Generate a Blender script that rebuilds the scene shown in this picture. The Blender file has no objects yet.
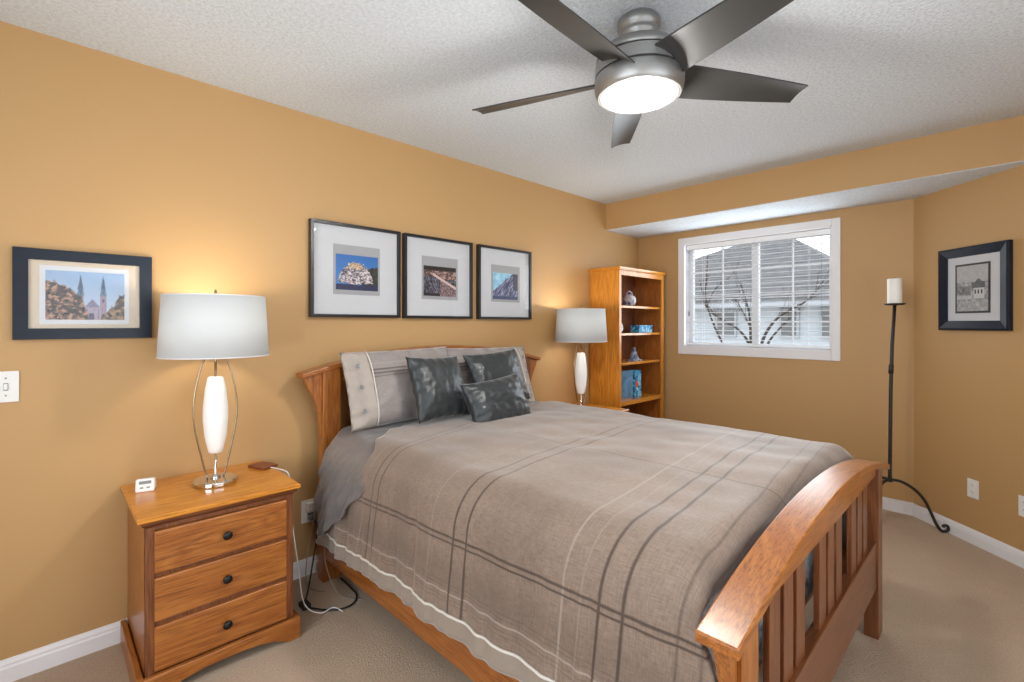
import bpy, bmesh, math, random
from mathutils import Vector, Matrix, noise
import numpy as np
R = math.radians
scene = bpy.context.scene
C = scene.collection

# ------------------------------------------------------------------ camera
CAM_YAW = 0.7961; F_PX = 480.85; HORIZON = 324.49; CAM_H = 1.3229
cam = bpy.data.cameras.new('camera'); cam_o = bpy.data.objects.new('camera', cam); C.objects.link(cam_o)
cam.sensor_width = 36.0; cam.sensor_fit = 'HORIZONTAL'
cam.lens = F_PX / 1024 * 36.0
cam.shift_y = -(341.0 - HORIZON) / 1024
cam.clip_start = 0.02; cam.clip_end = 300
cam_o.location = (0, 0, CAM_H)
cam_o.rotation_euler = (R(90), 0, CAM_YAW - R(90))
scene.camera = cam_o

# ------------------------------------------------------------------ world, exposure
scene.view_settings.view_transform = 'Standard'
scene.view_settings.look = 'None'
scene.view_settings.gamma = 1.0
scene.view_settings.use_curve_mapping = False
scene.view_settings.exposure = -0.10
scene.cycles.use_denoising = True
scene.cycles.max_bounces = 10
scene.cycles.diffuse_bounces = 6
scene.cycles.glossy_bounces = 4
scene.cycles.transparent_max_bounces = 16
scene.cycles.sample_clamp_indirect = 6.0
scene.cycles.caustics_reflective = False
scene.cycles.caustics_refractive = False
world = bpy.data.worlds.new('overcast_sky'); scene.world = world; world.use_nodes = True
wn = world.node_tree.nodes; wl = world.node_tree.links
bg = wn['Background']
wtc = wn.new('ShaderNodeTexCoord'); wsep = wn.new('ShaderNodeSeparateXYZ'); wr = wn.new('ShaderNodeValToRGB')
wl.new(wtc.outputs['Generated'], wsep.inputs[0]); wl.new(wsep.outputs['Z'], wr.inputs[0])
wr.color_ramp.elements[0].position = 0.0; wr.color_ramp.elements[0].color = (0.93, 0.96, 1.0, 1)
wr.color_ramp.elements[1].position = 0.8; wr.color_ramp.elements[1].color = (0.80, 0.88, 1.0, 1)
wl.new(wr.outputs[0], bg.inputs[0])
bg.inputs['Strength'].default_value = 2.8

XW_IN = 4.322
def area_light(name, loc, direction, sx, sy, energy, color=(1, 1, 1)):
    l = bpy.data.lights.new(name, 'AREA'); l.shape = 'RECTANGLE'; l.size = sx; l.size_y = sy
    l.energy = energy; l.color = color
    o = bpy.data.objects.new(name, l); C.objects.link(o); o.location = loc
    o.rotation_euler = Vector(direction).to_track_quat('-Z', 'Y').to_euler()
    return o
# fill light at two added windows behind the camera; daylight at the bedroom window
area_light('added_fill_rear', (0.9, -1.16, 1.25), (0, 1, 0), 2.2, 1.9, 18, (0.86, 0.94, 1.0))
area_light('added_fill_side', (-1.16, 0.7, 1.35), (1, 0, 0), 1.9, 1.5, 50, (0.86, 0.94, 1.0))
area_light('daylight_bedroom_window', (XW_IN, 1.505, 1.597), (-1, 0, 0), 1.15, 0.92, 17, (0.86, 0.94, 1.0))
for nm, lc, dr, sx_, sy_ in (('rear_portal', (0.9, -1.02, 1.25), (0, 1, 0), 2.2, 1.9), ('side_portal', (-1.02, 0.7, 1.35), (1, 0, 0), 1.9, 1.5), ('bedroom_portal', (4.47, 1.505, 1.597), (-1, 0, 0), 1.17, 0.95)):
    area_light(nm, lc, dr, sx_, sy_, 1).data.cycles.is_portal = True

# ------------------------------------------------------------------ room numbers
YW = 2.581          # wall behind the bed
XS = 3.7437         # bulkhead face
XW = 4.3207         # window wall
ZS = 2.1947         # underside of the bulkhead
H = 2.44
CY = 0.435          # corner between window wall and angled wall
DA = Vector((-0.6967, -0.7174, 0))   # along the angled wall, towards the camera
NA = Vector((-0.7174, 0.6967, 0))    # its normal into the room
RX, RY = -1.0, -1.0

# ------------------------------------------------------------------ materials
def new_mat(name):
    m = bpy.data.materials.new(name); m.use_nodes = True
    return m, m.node_tree.nodes, m.node_tree.links, m.node_tree.nodes['Principled BSDF']
def N(nodes, t, **kw):
    n = nodes.new(t)
    for k, v in kw.items(): setattr(n, k, v)
    return n
def mathn(nodes, links, op, a, b=None, clamp=False):
    n = nodes.new('ShaderNodeMath'); n.operation = op; n.use_clamp = clamp
    for i, v in enumerate((a, b)):
        if v is None: continue
        if isinstance(v, (int, float)): n.inputs[i].default_value = v
        else: links.new(v, n.inputs[i])
    return n.outputs[0]
def mixc(nodes, links, fac, a, b, mode='MIX'):
    n = nodes.new('ShaderNodeMix'); n.data_type = 'RGBA'; n.blend_type = mode
    for i, v in ((0, fac), (6, a), (7, b)):
        if isinstance(v, (int, float)): n.inputs[i].default_value = v
        elif isinstance(v, tuple): n.inputs[i].default_value = (v + (1,))[:4]
        else: links.new(v, n.inputs[i])
    return n.outputs[2]
def ramp(nodes, links, fac, stops, interp='LINEAR'):
    n = nodes.new('ShaderNodeValToRGB'); n.color_ramp.interpolation = interp
    e = n.color_ramp.elements
    while len(e) > 1: e.remove(e[-1])
    e[0].position = stops[0][0]; e[0].color = (tuple(stops[0][1]) + (1,))[:4]
    for p, c in stops[1:]:
        x = e.new(p); x.color = (tuple(c) + (1,))[:4]
    links.new(fac, n.inputs[0]); return n.outputs[0]
def coords(nodes, links, scale=(1, 1, 1), out='Object'):
    t = nodes.new('ShaderNodeTexCoord'); m = nodes.new('ShaderNodeMapping')
    m.inputs['Scale'].default_value = scale
    links.new(t.outputs[out], m.inputs[0]); return m.outputs[0]
def noise_tex(nodes, links, vec, scale, detail=3, rough=0.5, distortion=0.0):
    n = nodes.new('ShaderNodeTexNoise'); n.inputs['Scale'].default_value = scale
    n.inputs['Detail'].default_value = detail; n.inputs['Roughness'].default_value = rough
    n.inputs['Distortion'].default_value = distortion
    if vec is not None: links.new(vec, n.inputs['Vector'])
    return n.outputs['Fac']
def bump(nodes, links, bsdf, h, strength, dist):
    b = nodes.new('ShaderNodeBump'); b.inputs['Strength'].default_value = strength; b.inputs['Distance'].default_value = dist
    links.new(h, b.inputs['Height']); links.new(b.outputs[0], bsdf.inputs['Normal'])

def plain(name, col, rough=0.5, metal=0.0, var=0.04, nscale=20, bmp=0.0, spec=None, coat=0.0):
    m, n, l, b = new_mat(name)
    v = coords(n, l)
    f = noise_tex(n, l, v, nscale, 3)
    lo = tuple(c * (1 - var) for c in col); hi = tuple(min(1, c * (1 + var)) for c in col)
    l.new(mixc(n, l, f, lo, hi), b.inputs['Base Color'])
    b.inputs['Roughness'].default_value = rough; b.inputs['Metallic'].default_value = metal
    if spec is not None: b.inputs['Specular IOR Level'].default_value = spec
    if coat: b.inputs['Coat Weight'].default_value = coat; b.inputs['Coat Roughness'].default_value = 0.15
    if bmp: bump(n, l, b, f, bmp, 0.004)
    return m

def wall_paint():
    m, n, l, b = new_mat('tan_wall_paint')
    v = coords(n, l)
    f = noise_tex(n, l, v, 1.5, 2)
    l.new(mixc(n, l, f, (0.470, 0.285, 0.118), (0.495, 0.302, 0.126)), b.inputs['Base Color'])
    b.inputs['Roughness'].default_value = 0.55
    bump(n, l, b, noise_tex(n, l, v, 160, 2), 0.12, 0.001)
    return m
def popcorn():
    m, n, l, b = new_mat('textured_ceiling_paint')
    v = coords(n, l)
    f = noise_tex(n, l, v, 75, 3, 0.7)
    g = ramp(n, l, f, [(0.35, (0.61, 0.665, 0.710)), (0.6, (0.74, 0.80, 0.855))])
    l.new(g, b.inputs['Base Color']); b.inputs['Roughness'].default_value = 0.95
    b.inputs['Specular IOR Level'].default_value = 0.1
    bump(n, l, b, f, 0.9, 0.012)
    return m
def carpet():
    m, n, l, b = new_mat('beige_carpet')
    v = coords(n, l)
    f = noise_tex(n, l, v, 130, 4, 0.75); g = noise_tex(n, l, v, 4, 3, 0.6)
    c1 = mixc(n, l, f, (0.36, 0.27, 0.19), (0.77, 0.615, 0.465))
    c2 = mixc(n, l, g, (0.84, 0.84, 0.84), (1.06, 1.05, 1.04))
    l.new(mixc(n, l, 1.0, c1, c2, 'MULTIPLY'), b.inputs['Base Color'])
    b.inputs['Roughness'].default_value = 1.0; b.inputs['Specular IOR Level'].default_value = 0.05
    bump(n, l, b, f, 0.9, 0.01)
    return m
_w = {}
def oak(axis='x', tone='mid', rough=0.32):
    key = (axis, tone)
    if key in _w: return _w[key]
    tones = {'mid': ((0.10, 0.028, 0.005), (0.305, 0.092, 0.015), (0.41, 0.146, 0.028)),
             'dark': ((0.050, 0.013, 0.004), (0.150, 0.045, 0.014), (0.215, 0.072, 0.024)),
             'gold': ((0.24, 0.070, 0.006), (0.52, 0.190, 0.020), (0.66, 0.27, 0.034))}[tone]  # gold also holds the warm lamplight on the bookcase side in its colour
    m, n, l, b = new_mat('oak_%s_%s' % (tone, {'x': 'lengthwise', 'y': 'crosswise', 'z': 'upright'}[axis]))
    s = {'x': (0.10, 1, 1), 'y': (1, 0.10, 1), 'z': (1, 1, 0.10)}[axis]
    v = coords(n, l, s)
    big = noise_tex(n, l, v, 9, 2, 0.5, 0.8)
    rings = mathn(n, l, 'FRACT', mathn(n, l, 'MULTIPLY', big, 11.0))
    tri = mathn(n, l, 'ABSOLUTE', mathn(n, l, 'SUBTRACT', rings, 0.5))
    s2 = {'x': (0.03, 1, 1), 'y': (1, 0.03, 1), 'z': (1, 1, 0.03)}[axis]
    v2 = coords(n, l, s2)
    fine = noise_tex(n, l, v2, 240, 4, 0.7)
    pores = ramp(n, l, fine, [(0.36, (0, 0, 0)), (0.52, (1, 1, 1))])
    base = mixc(n, l, mathn(n, l, 'MULTIPLY', tri, 2.0), tones[1], tones[2])
    allc = mixc(n, l, pores, mixc(n, l, 0.72, base, tones[0]), base)
    l.new(allc, b.inputs['Base Color'])
    b.inputs['Roughness'].default_value = rough
    b.inputs['Coat Weight'].default_value = 0.25; b.inputs['Coat Roughness'].default_value = 0.22
    bump(n, l, b, fine, 0.08, 0.002)
    _w[key] = m; return m

def band_mask(n, l, coord, lines):
    """sum of thin smooth lines: (centre, half width, weight)"""
    tot = None
    for c, w, k in lines:
        d = mathn(n, l, 'ABSOLUTE', mathn(n, l, 'SUBTRACT', coord, c))
        q = mathn(n, l, 'DIVIDE', d, w)
        s = mathn(n, l, 'MULTIPLY', mathn(n, l, 'SUBTRACT', 1.4, q, True), k)
        tot = s if tot is None else mathn(n, l, 'ADD', tot, s)
    return mathn(n, l, 'MINIMUM', tot, 1.0)
def plaid(name, base_lo, base_hi, dark, light, ulines, vlines, ulight, vlight, bands, hem=None):
    m, n, l, b = new_mat(name)
    uv = n.new('ShaderNodeUVMap'); uv.uv_map = 'cloth'
    sep = n.new('ShaderNodeSeparateXYZ'); l.new(uv.outputs[0], sep.inputs[0])
    u, v = sep.outputs['X'], sep.outputs['Y']
    mp = n.new('ShaderNodeMapping'); mp.inputs['Scale'].default_value = (30, 260, 1); l.new(uv.outputs[0], mp.inputs[0])
    t1 = noise_tex(n, l, mp.outputs[0], 1, 3, 0.6)
    mp2 = n.new('ShaderNodeMapping'); mp2.inputs['Scale'].default_value = (260, 30, 1); l.new(uv.outputs[0], mp2.inputs[0])
    t2 = noise_tex(n, l, mp2.outputs[0], 1, 3, 0.6)
    th = mathn(n, l, 'MULTIPLY', mathn(n, l, 'ADD', t1, t2), 0.5)
    th = ramp(n, l, th, [(0.36, (0, 0, 0)), (0.64, (1, 1, 1))])
    col = mixc(n, l, th, base_lo, base_hi)
    if bands:
        bm = band_mask(n, l, v, bands[1]); col = mixc(n, l, mathn(n, l, 'MULTIPLY', bm, 0.22), col, dark)
        bm = band_mask(n, l, u, bands[0]); col = mixc(n, l, mathn(n, l, 'MULTIPLY', bm, 0.22), col, dark)
    if ulight or vlight:
        lm = band_mask(n, l, u, ulight) if ulight else None
        lv = band_mask(n, l, v, vlight) if vlight else None
        lm = lv if lm is None else (lm if lv is None else mathn(n, l, 'MAXIMUM', lm, lv))
        col = mixc(n, l, mathn(n, l, 'MULTIPLY', lm, 0.55), col, light)
    dm = None
    if ulines: dm = band_mask(n, l, u, ulines)
    if vlines:
        dv = band_mask(n, l, v, vlines); dm = dv if dm is None else mathn(n, l, 'MAXIMUM', dm, dv)
    if dm is not None: col = mixc(n, l, mathn(n, l, 'MULTIPLY', dm, 0.8), col, dark)
    if hem is not None:
        e, hc = hem
        hm = mathn(n, l, 'LESS_THAN', u, e)
        col = mixc(n, l, hm, col, mixc(n, l, th, tuple(c * .9 for c in hc), hc))
    l.new(col, b.inputs['Base Color'])
    b.inputs['Roughness'].default_value = 0.62
    b.inputs['Sheen Weight'].default_value = 0.45; b.inputs['Sheen Roughness'].default_value = 0.4
    b.inputs['Specular IOR Level'].default_value = 0.3
    bump(n, l, b, th, 0.12, 0.001)
    return m

M_wall = wall_paint(); M_ceil = popcorn(); M_carpet = carpet()
M_trim = plain('white_trim_paint', (0.78, 0.78, 0.80), 0.4, var=0.02)
M_vinyl = plain('white_window_vinyl', (0.80, 0.81, 0.83), 0.35, var=0.015)
M_blind = plain('white_blind_slat', (0.80, 0.81, 0.82), 0.45, var=0.02)
M_black = plain('black_frame_lacquer', (0.013, 0.013, 0.016), 0.32, var=0.2)
M_bluebl = plain('blue_black_frame_lacquer', (0.010, 0.016, 0.028), 0.30, var=0.2, spec=.25)
M_mat = plain('white_mat_board', (0.56, 0.58, 0.61), 0.8, var=0.02)
M_cream = plain('cream_mat_board', (0.54, 0.45, 0.34), 0.8, var=0.02)
M_greymat = plain('grey_mat_board', (0.34, 0.35, 0.37), 0.8, var=0.03)
M_nickel = plain('brushed_nickel', (0.33, 0.33, 0.325), 0.44, metal=0.85, var=0.06, nscale=60)
M_chrome = plain('polished_chrome', (0.75, 0.74, 0.72), 0.08, metal=1.0, var=0.02)
M_bronze = plain('champagne_metal_rod', (0.36, 0.28, 0.20), 0.25, metal=1.0, var=0.05)
M_blade = plain('charcoal_fan_blade', (0.036, 0.036, 0.035), 0.36, var=0.1)
M_iron = plain('black_wrought_iron', (0.016, 0.014, 0.013), 0.5, var=0.3, nscale=80, bmp=0.3)
M_wax = plain('white_candle_wax', (0.86, 0.85, 0.82), 0.5, var=0.02)
M_knob = plain('dark_bronze_knob', (0.020, 0.019, 0.020), 0.35, metal=0.6, var=0.3)
M_plast = plain('white_plastic', (0.78, 0.78, 0.76), 0.35, var=0.02)
M_gplast = plain('grey_plastic', (0.20, 0.21, 0.22), 0.5, var=0.1)
M_leather = plain('chestnut_leather', (0.20, 0.055, 0.022), 0.4, var=0.2, nscale=90, bmp=0.2)
M_cable_w = plain('white_cable', (0.74, 0.73, 0.70), 0.45, var=0.03)
M_cable_b = plain('black_cable', (0.012, 0.011, 0.010), 0.5, var=0.2)
M_cable_g = plain('grey_cable', (0.28, 0.25, 0.22), 0.5, var=0.1)
M_mattress = None

def satin(name, col, rough=0.35, var=0.15, scale=14):
    m, n, l, b = new_mat(name)
    v = coords(n, l)
    f = noise_tex(n, l, v, scale, 4, 0.55)
    l.new(mixc(n, l, f, tuple(c * (1 - var) for c in col), tuple(c * (1 + var) for c in col)), b.inputs['Base Color'])
    b.inputs['Roughness'].default_value = rough
    b.inputs['Sheen Weight'].default_value = 0.3; b.inputs['Sheen Roughness'].default_value = 0.35
    g = noise_tex(n, l, v, 26, 3, 0.5, 0.6)
    bump(n, l, b, g, 0.25, 0.012)
    return m
M_sheet = satin('grey_satin_sheet', (0.165, 0.153, 0.150), 0.28, 0.06)
M_black_satin = satin('black_satin_cushion', (0.022, 0.027, 0.029), 0.40, 0.15, 6)
M_border = satin('beige_linen_border', (0.36, 0.31, 0.27), 0.6, 0.06, 40)
M_piping = plain('off_white_piping', (0.62, 0.58, 0.52), 0.6, var=0.03)

M_duvet = plaid('taupe_plaid_cotton', (0.165, 0.115, 0.084), (0.262, 0.196, 0.152), (0.035, 0.022, 0.017), (0.42, 0.37, 0.33),
    ulines=[(-1.195, .0018, .4), (-1.182, .0018, .4), (-1.148, .0018, .35), (-1.135, .0018, .35), (-0.985, .0045, 1), (-1.004, .0035, 1), (-0.245, .0045, .75), (0.42, .0045, .75)],
    vlines=[(2.005, .0048, .95), (1.945, .0048, .95), (1.325, .0050, 1), (1.262, .0050, 1), (0.745, .0050, 1), (0.678, .0050, 1), (0.545, .004, .55), (0.49, .004, .5)],
    ulight=[(-1.165, .003, 1), (-0.62, .003, .25), (0.10, .003, .2)],
    vlight=[(2.09, .003, .5), (1.45, .003, .4), (0.86, .004, .6), (0.80, .003, .3)],
    bands=([(-1.11, .055, 1), (-0.78, .05, .6), (-0.33, .07, .7), (0.34, .07, .7)], [(1.70, .09, .6), (1.10, .1, .6), (0.98, .04, .5), (0.38, .06, .5)]),
    hem=(-1.232, (0.29, 0.24, 0.195)))
M_sham = plaid('grey_plaid_sham_cotton', (0.21, 0.18, 0.17), (0.33, 0.29, 0.275), (0.05, 0.035, 0.032), (0.48, 0.44, 0.41),
    ulines=[(0.56, .004, .5)], vlines=[(0.715, .012, .9), (0.665, .012, .8), (0.62, .008, .6)],
    ulight=[], vlight=[(0.80, .006, .6)], bands=([(0.8, .05, .5)], [(0.64, .07, .7)]))

def glass_mat():
    m, n, l, b = new_mat('clear_glass')
    n.remove(b); out = n['Material Output']
    tr = n.new('ShaderNodeBsdfTransparent'); gl = n.new('ShaderNodeBsdfGlossy'); gl.inputs['Roughness'].default_value = 0.01
    gl.inputs['Color'].default_value = (1, 1, 1, 1)
    lw = n.new('ShaderNodeLayerWeight'); lw.inputs[0].default_value = 0.5
    fr = mathn(n, l, 'ADD', mathn(n, l, 'MULTIPLY', mathn(n, l, 'POWER', lw.outputs['Facing'], 4.0), 0.30), 0.015)
    mx = n.new('ShaderNodeMixShader'); l.new(fr, mx.inputs[0]); l.new(tr.outputs[0], mx.inputs[1]); l.new(gl.outputs[0], mx.inputs[2])
    l.new(mx.outputs[0], out.inputs[0]); return m
M_glass = glass_mat()
def shade_mat():
    m, n, l, b = new_mat('white_fabric_lampshade')
    n.remove(b); out = n['Material Output']
    df = n.new('ShaderNodeBsdfDiffuse'); df.inputs[0].default_value = (0.64, 0.665, 0.67, 1)
    tl = n.new('ShaderNodeBsdfTranslucent'); tl.inputs[0].default_value = (0.86, 0.85, 0.80, 1)
    v = coords(n, l, (1, 1, 1)); f = noise_tex(n, l, v, 160, 2)
    bp = n.new('ShaderNodeBump'); bp.inputs['Strength'].default_value = .1; bp.inputs['Distance'].default_value = .001
    l.new(f, bp.inputs['Height']); l.new(bp.outputs[0], df.inputs['Normal'])
    mx = n.new('ShaderNodeMixShader'); mx.inputs[0].default_value = 0.12
    l.new(df.outputs[0], mx.inputs[1]); l.new(tl.outputs[0], mx.inputs[2]); l.new(mx.outputs[0], out.inputs[0]); return m
M_shade = shade_mat()
def glow(name, col, strength, base=(0.9, 0.9, 0.88)):
    m, n, l, b = new_mat(name)
    v = coords(n, l); f = noise_tex(n, l, v, 12, 2)
    l.new(mixc(n, l, f, tuple(c * .92 for c in base), base), b.inputs['Base Color'])
    b.inputs['Roughness'].default_value = 0.25
    b.inputs['Emission Color'].default_value = col + (1,); b.inputs['Emission Strength'].default_value = strength
    return m
M_lens = glow('lit_fan_lens', (1.0, 0.98, 0.97), 0.9)
M_lampglass = glow('lit_opal_glass', (1.0, 0.97, 0.92), 0.16, (0.8, 0.8, 0.78))

# ------------------------------------------------------------------ mesh helpers
def obj(name, bm, mat, parent=None, bevel=0.0, smooth=False, seg=2, subsurf=0, label=None, solid=0.0):
    me = bpy.data.meshes.new(name); bmesh.ops.recalc_face_normals(bm, faces=bm.faces) if not getattr(bm, 'keep', False) else None
    bm.to_mesh(me); bm.free()
    if isinstance(mat, (list, tuple)):
        for x in mat: me.materials.append(x)
    else: me.materials.append(mat)
    o = bpy.data.objects.new(name, me); C.objects.link(o)
    if parent is not None: o.parent = parent
    if smooth:
        for p in me.polygons: p.use_smooth = True
    if solid:
        s = o.modifiers.new('solid', 'SOLIDIFY'); s.thickness = solid; s.offset = -1
    if bevel:
        b = o.modifiers.new('bevel', 'BEVEL'); b.width = bevel; b.segments = seg; b.limit_method = 'ANGLE'; b.angle_limit = R(40)
        b.harden_normals = False
    if subsurf:
        s = o.modifiers.new('sub', 'SUBSURF'); s.levels = s.render_levels = subsurf
    if label: o['label'] = label
    return o
def BM(): return bmesh.new()
def box(bm, x0, x1, y0, y1, z0, z1, mi=0):
    vs = [bm.verts.new(p) for p in ((x0, y0, z0), (x1, y0, z0), (x1, y1, z0), (x0, y1, z0), (x0, y0, z1), (x1, y0, z1), (x1, y1, z1), (x0, y1, z1))]
    for f in ((0, 3, 2, 1), (4, 5, 6, 7), (0, 1, 5, 4), (1, 2, 6, 5), (2, 3, 7, 6), (3, 0, 4, 7)):
        bm.faces.new([vs[i] for i in f]).material_index = mi
    return vs
def bx(*a):
    bm = BM(); box(bm, *a); return bm
def prism(bm, pts, axis, a0, a1):
    """polygon pts (2D) extruded along axis between a0 and a1; 2D axes are the other two in order"""
    def P(p, a):
        return {'x': (a, p[0], p[1]), 'y': (p[0], a, p[1]), 'z': (p[0], p[1], a)}[axis]
    A = [bm.verts.new(P(p, a0)) for p in pts]; B = [bm.verts.new(P(p, a1)) for p in pts]
    n = len(pts)
    bm.faces.new(A); bm.faces.new(B[::-1])
    for i in range(n): bm.faces.new([A[i], A[(i + 1) % n], B[(i + 1) % n], B[i]])
def strip_prism(bm, lower, upper, axis, a0, a1):
    """like prism, quad-stripped between two polylines (for concave arches)"""
    def P(p, a):
        return {'x': (a, p[0], p[1]), 'y': (p[0], a, p[1]), 'z': (p[0], p[1], a)}[axis]
    L0 = [bm.verts.new(P(p, a0)) for p in lower]; L1 = [bm.verts.new(P(p, a1)) for p in lower]
    U0 = [bm.verts.new(P(p, a0)) for p in upper]; U1 = [bm.verts.new(P(p, a1)) for p in upper]
    for i in range(len(lower) - 1):
        for q in ((L0[i], L0[i+1], U0[i+1], U0[i]), (L1[i], U1[i], U1[i+1], L1[i+1]), (L0[i], L1[i], L1[i+1], L0[i+1]), (U0[i], U0[i+1], U1[i+1], U1[i])):
            bm.faces.new(q)
    bm.faces.new((L0[0], U0[0], U1[0], L1[0])); bm.faces.new((L0[-1], L1[-1], U1[-1], U0[-1]))
def lathe(bm, prof, cx=0, cy=0, seg=40, sx=1, sy=1):
    rings = []
    for r, z in prof:
        if r < 1e-6: rings.append([bm.verts.new((cx, cy, z))])
        else: rings.append([bm.verts.new((cx + sx * r * math.cos(2*math.pi*k/seg), cy + sy * r * math.sin(2*math.pi*k/seg), z)) for k in range(seg)])
    for a, b in zip(rings, rings[1:]):
        for k in range(seg):
            k2 = (k + 1) % seg
            if len(a) == 1 and len(b) == 1: continue
            if len(a) == 1: bm.faces.new((a[0], b[k], b[k2]))
            elif len(b) == 1: bm.faces.new((a[k], a[k2], b[0]))
            else: bm.faces.new((a[k], a[k2], b[k2], b[k]))
def tube(bm, pts, rad, seg=10):
    pts = [Vector(p) for p in pts]; n = len(pts)
    rads = rad if isinstance(rad, (list, tuple)) else [rad] * n
    prev = None; rings = []
    for i, p in enumerate(pts):
        t = (pts[min(i+1, n-1)] - pts[max(i-1, 0)]).normalized()
        if prev is None:
            up = Vector((0, 0, 1)) if abs(t.z) < .9 else Vector((1, 0, 0)); a = t.cross(up).normalized()
        else:
            a = (prev - t * prev.dot(t)).normalized()
        prev = a; b = t.cross(a)
        rings.append([bm.verts.new(p + rads[i] * (a * math.cos(2*math.pi*k/seg) + b * math.sin(2*math.pi*k/seg))) for k in range(seg)])
    for r0, r1 in zip(rings, rings[1:]):
        for k in range(seg): bm.faces.new((r0[k], r0[(k+1) % seg], r1[(k+1) % seg], r1[k]))
    bm.faces.new(rings[0][::-1]); bm.faces.new(rings[-1])
def spline(pts, n=8):
    """Catmull-Rom through pts"""
    P = [Vector(p) for p in pts]; P = [P[0] * 2 - P[1]] + P + [P[-1] * 2 - P[-2]]
    out = []
    for i in range(1, len(P) - 2):
        for k in range(n):
            t = k / n; a, b, c, d = P[i-1], P[i], P[i+1], P[i+2]
            out.append(0.5 * ((2*b) + (-a + c)*t + (2*a - 5*b + 4*c - d)*t*t + (-a + 3*b - 3*c + d)*t**3))
    out.append(P[-2]); return out
def thing(name, label, cat, loc=(0, 0, 0), rz=0.0, group=None):
    o = bpy.data.objects.new(name, None); C.objects.link(o); o.location = loc; o.rotation_euler = (0, 0, rz)
    o.empty_display_size = 0.1
    o['label'] = label; o['category'] = cat
    if group: o['group'] = group
    return o
def tag(o, label, cat, group=None):
    o['label'] = label; o['category'] = cat
    if group: o['group'] = group
    return o
def struct(name, bm, mat, **kw):
    o = obj(name, bm, mat, **kw); o['kind'] = 'structure'; return o
def dup(root, loc, label, group=None):
    def cp(o, par):
        c = o.copy(); C.objects.link(c); c.parent = par
        for ch in o.children: cp(ch, c)
        return c
    r = cp(root, None); r.location = loc; r['label'] = label
    if group: r['group'] = group
    return r

# ------------------------------------------------------------------ room shell
floor_pts = [(RX, RY), (RX, YW), (XW, YW), (XW, CY)]
e = Vector((XW, CY, 0)) + DA * 2.0
floor_pts += [(e.x, e.y)]
T = 0.14
bm = BM(); prism(bm, [(RX - .15, RY - .15), (e.x + .2, RY - .15), (XW + .2, CY - .1), (XW + .2, YW + .15), (RX - .15, YW + .15)], 'z', -0.15, 0.0)
struct('floor', bm, M_carpet)
bm = BM(); prism(bm, [(RX - .15, RY - .15), (e.x + .2, RY - .15), (XW + .2, CY - .1), (XW + .2, YW + .15), (RX - .15, YW + .15)], 'z', H, H + .15)
struct('ceiling', bm, M_ceil)
struct('wall_left', bx(RX - T, XW + T, YW, YW + T, 0, H), M_wall)
# window wall with its opening
WY0, WY1, WZ0, WZ1 = 0.916, 2.095, 1.118, 2.075
bm = BM()
box(bm, XW, XW + T, CY - .1, WY0, 0, H); box(bm, XW, XW + T, WY1, YW, 0, H)
box(bm, XW, XW + T, WY0, WY1, 0, WZ0); box(bm, XW, XW + T, WY0, WY1, WZ1, H)
struct('wall_window', bm, M_wall)
# angled wall
a0 = Vector((XW, CY, 0)); a1 = a0 + DA * 2.1
bm = BM(); q = [a0, a1, a1 - NA * T, a0 - NA * T + Vector((.0, 0, 0))]
prism(bm, [(p.x, p.y) for p in q], 'z', 0, H); struct('wall_right', bm, M_wall)
# walls behind the camera, with window openings added for fill light
bm = BM()
box(bm, RX - T, -0.2, RY - T, RY, 0, H); box(bm, 2.0, e.x + .2, RY - T, RY, 0, H)
box(bm, -0.2, 2.0, RY - T, RY, 0, 0.3); box(bm, -0.2, 2.0, RY - T, RY, 2.2, H)
struct('wall_rear', bm, M_wall)
bm = BM()
box(bm, RX - T, RX, RY, -0.25, 0, H); box(bm, RX - T, RX, 1.65, YW, 0, H)
box(bm, RX - T, RX, -0.25, 1.65, 0, 0.6); box(bm, RX - T, RX, -0.25, 1.65, 2.1, H)
struct('wall_side', bm, M_wall)
# bulkhead over the window
k = (XW - XS) / -DA.x
bm = BM(); prism(bm, [(XS, YW), (XW, YW), (XW, CY), (XS, CY + DA.y * k)], 'z', ZS + .004, H); struct('wall_bulkhead', bm, M_wall)
bm = BM(); prism(bm, [(XS + .002, YW), (XW, YW), (XW, CY), (XS + .002, CY + DA.y * k)], 'z', ZS, ZS + .006); struct('ceiling_bulkhead', bm, M_ceil)
# baseboards
def base_profile(): return [(0, 0), (0.014, 0), (0.014, 0.055), (0.011, 0.062), (0.011, 0.070), (0.006, 0.080), (0.004, 0.086), (0, 0.086)]
bm = BM()
prism(bm, [(YW - d, z) for d, z in base_profile()], 'x', RX, XW)
struct('baseboard_left', bm, M_trim)
bm = BM(); prism(bm, [(XW - d, z) for d, z in base_profile()], 'y', CY, YW - .014); struct('baseboard_window', bm, M_trim)
bm = BM()
A = [bm.verts.new(a0 + NA * d + DA * 0.004 + Vector((0, 0, z))) for d, z in base_profile()]
B = [bm.verts.new(a0 + DA * 1.9 + NA * d + Vector((0, 0, z))) for d, z in base_profile()]
bm.faces.new(A); bm.faces.new(B[::-1])
for i in range(len(A)): j = (i + 1) % len(A); bm.faces.new((A[i], A[j], B[j], B[i]))
struct('baseboard_right', bm, M_trim)

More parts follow.
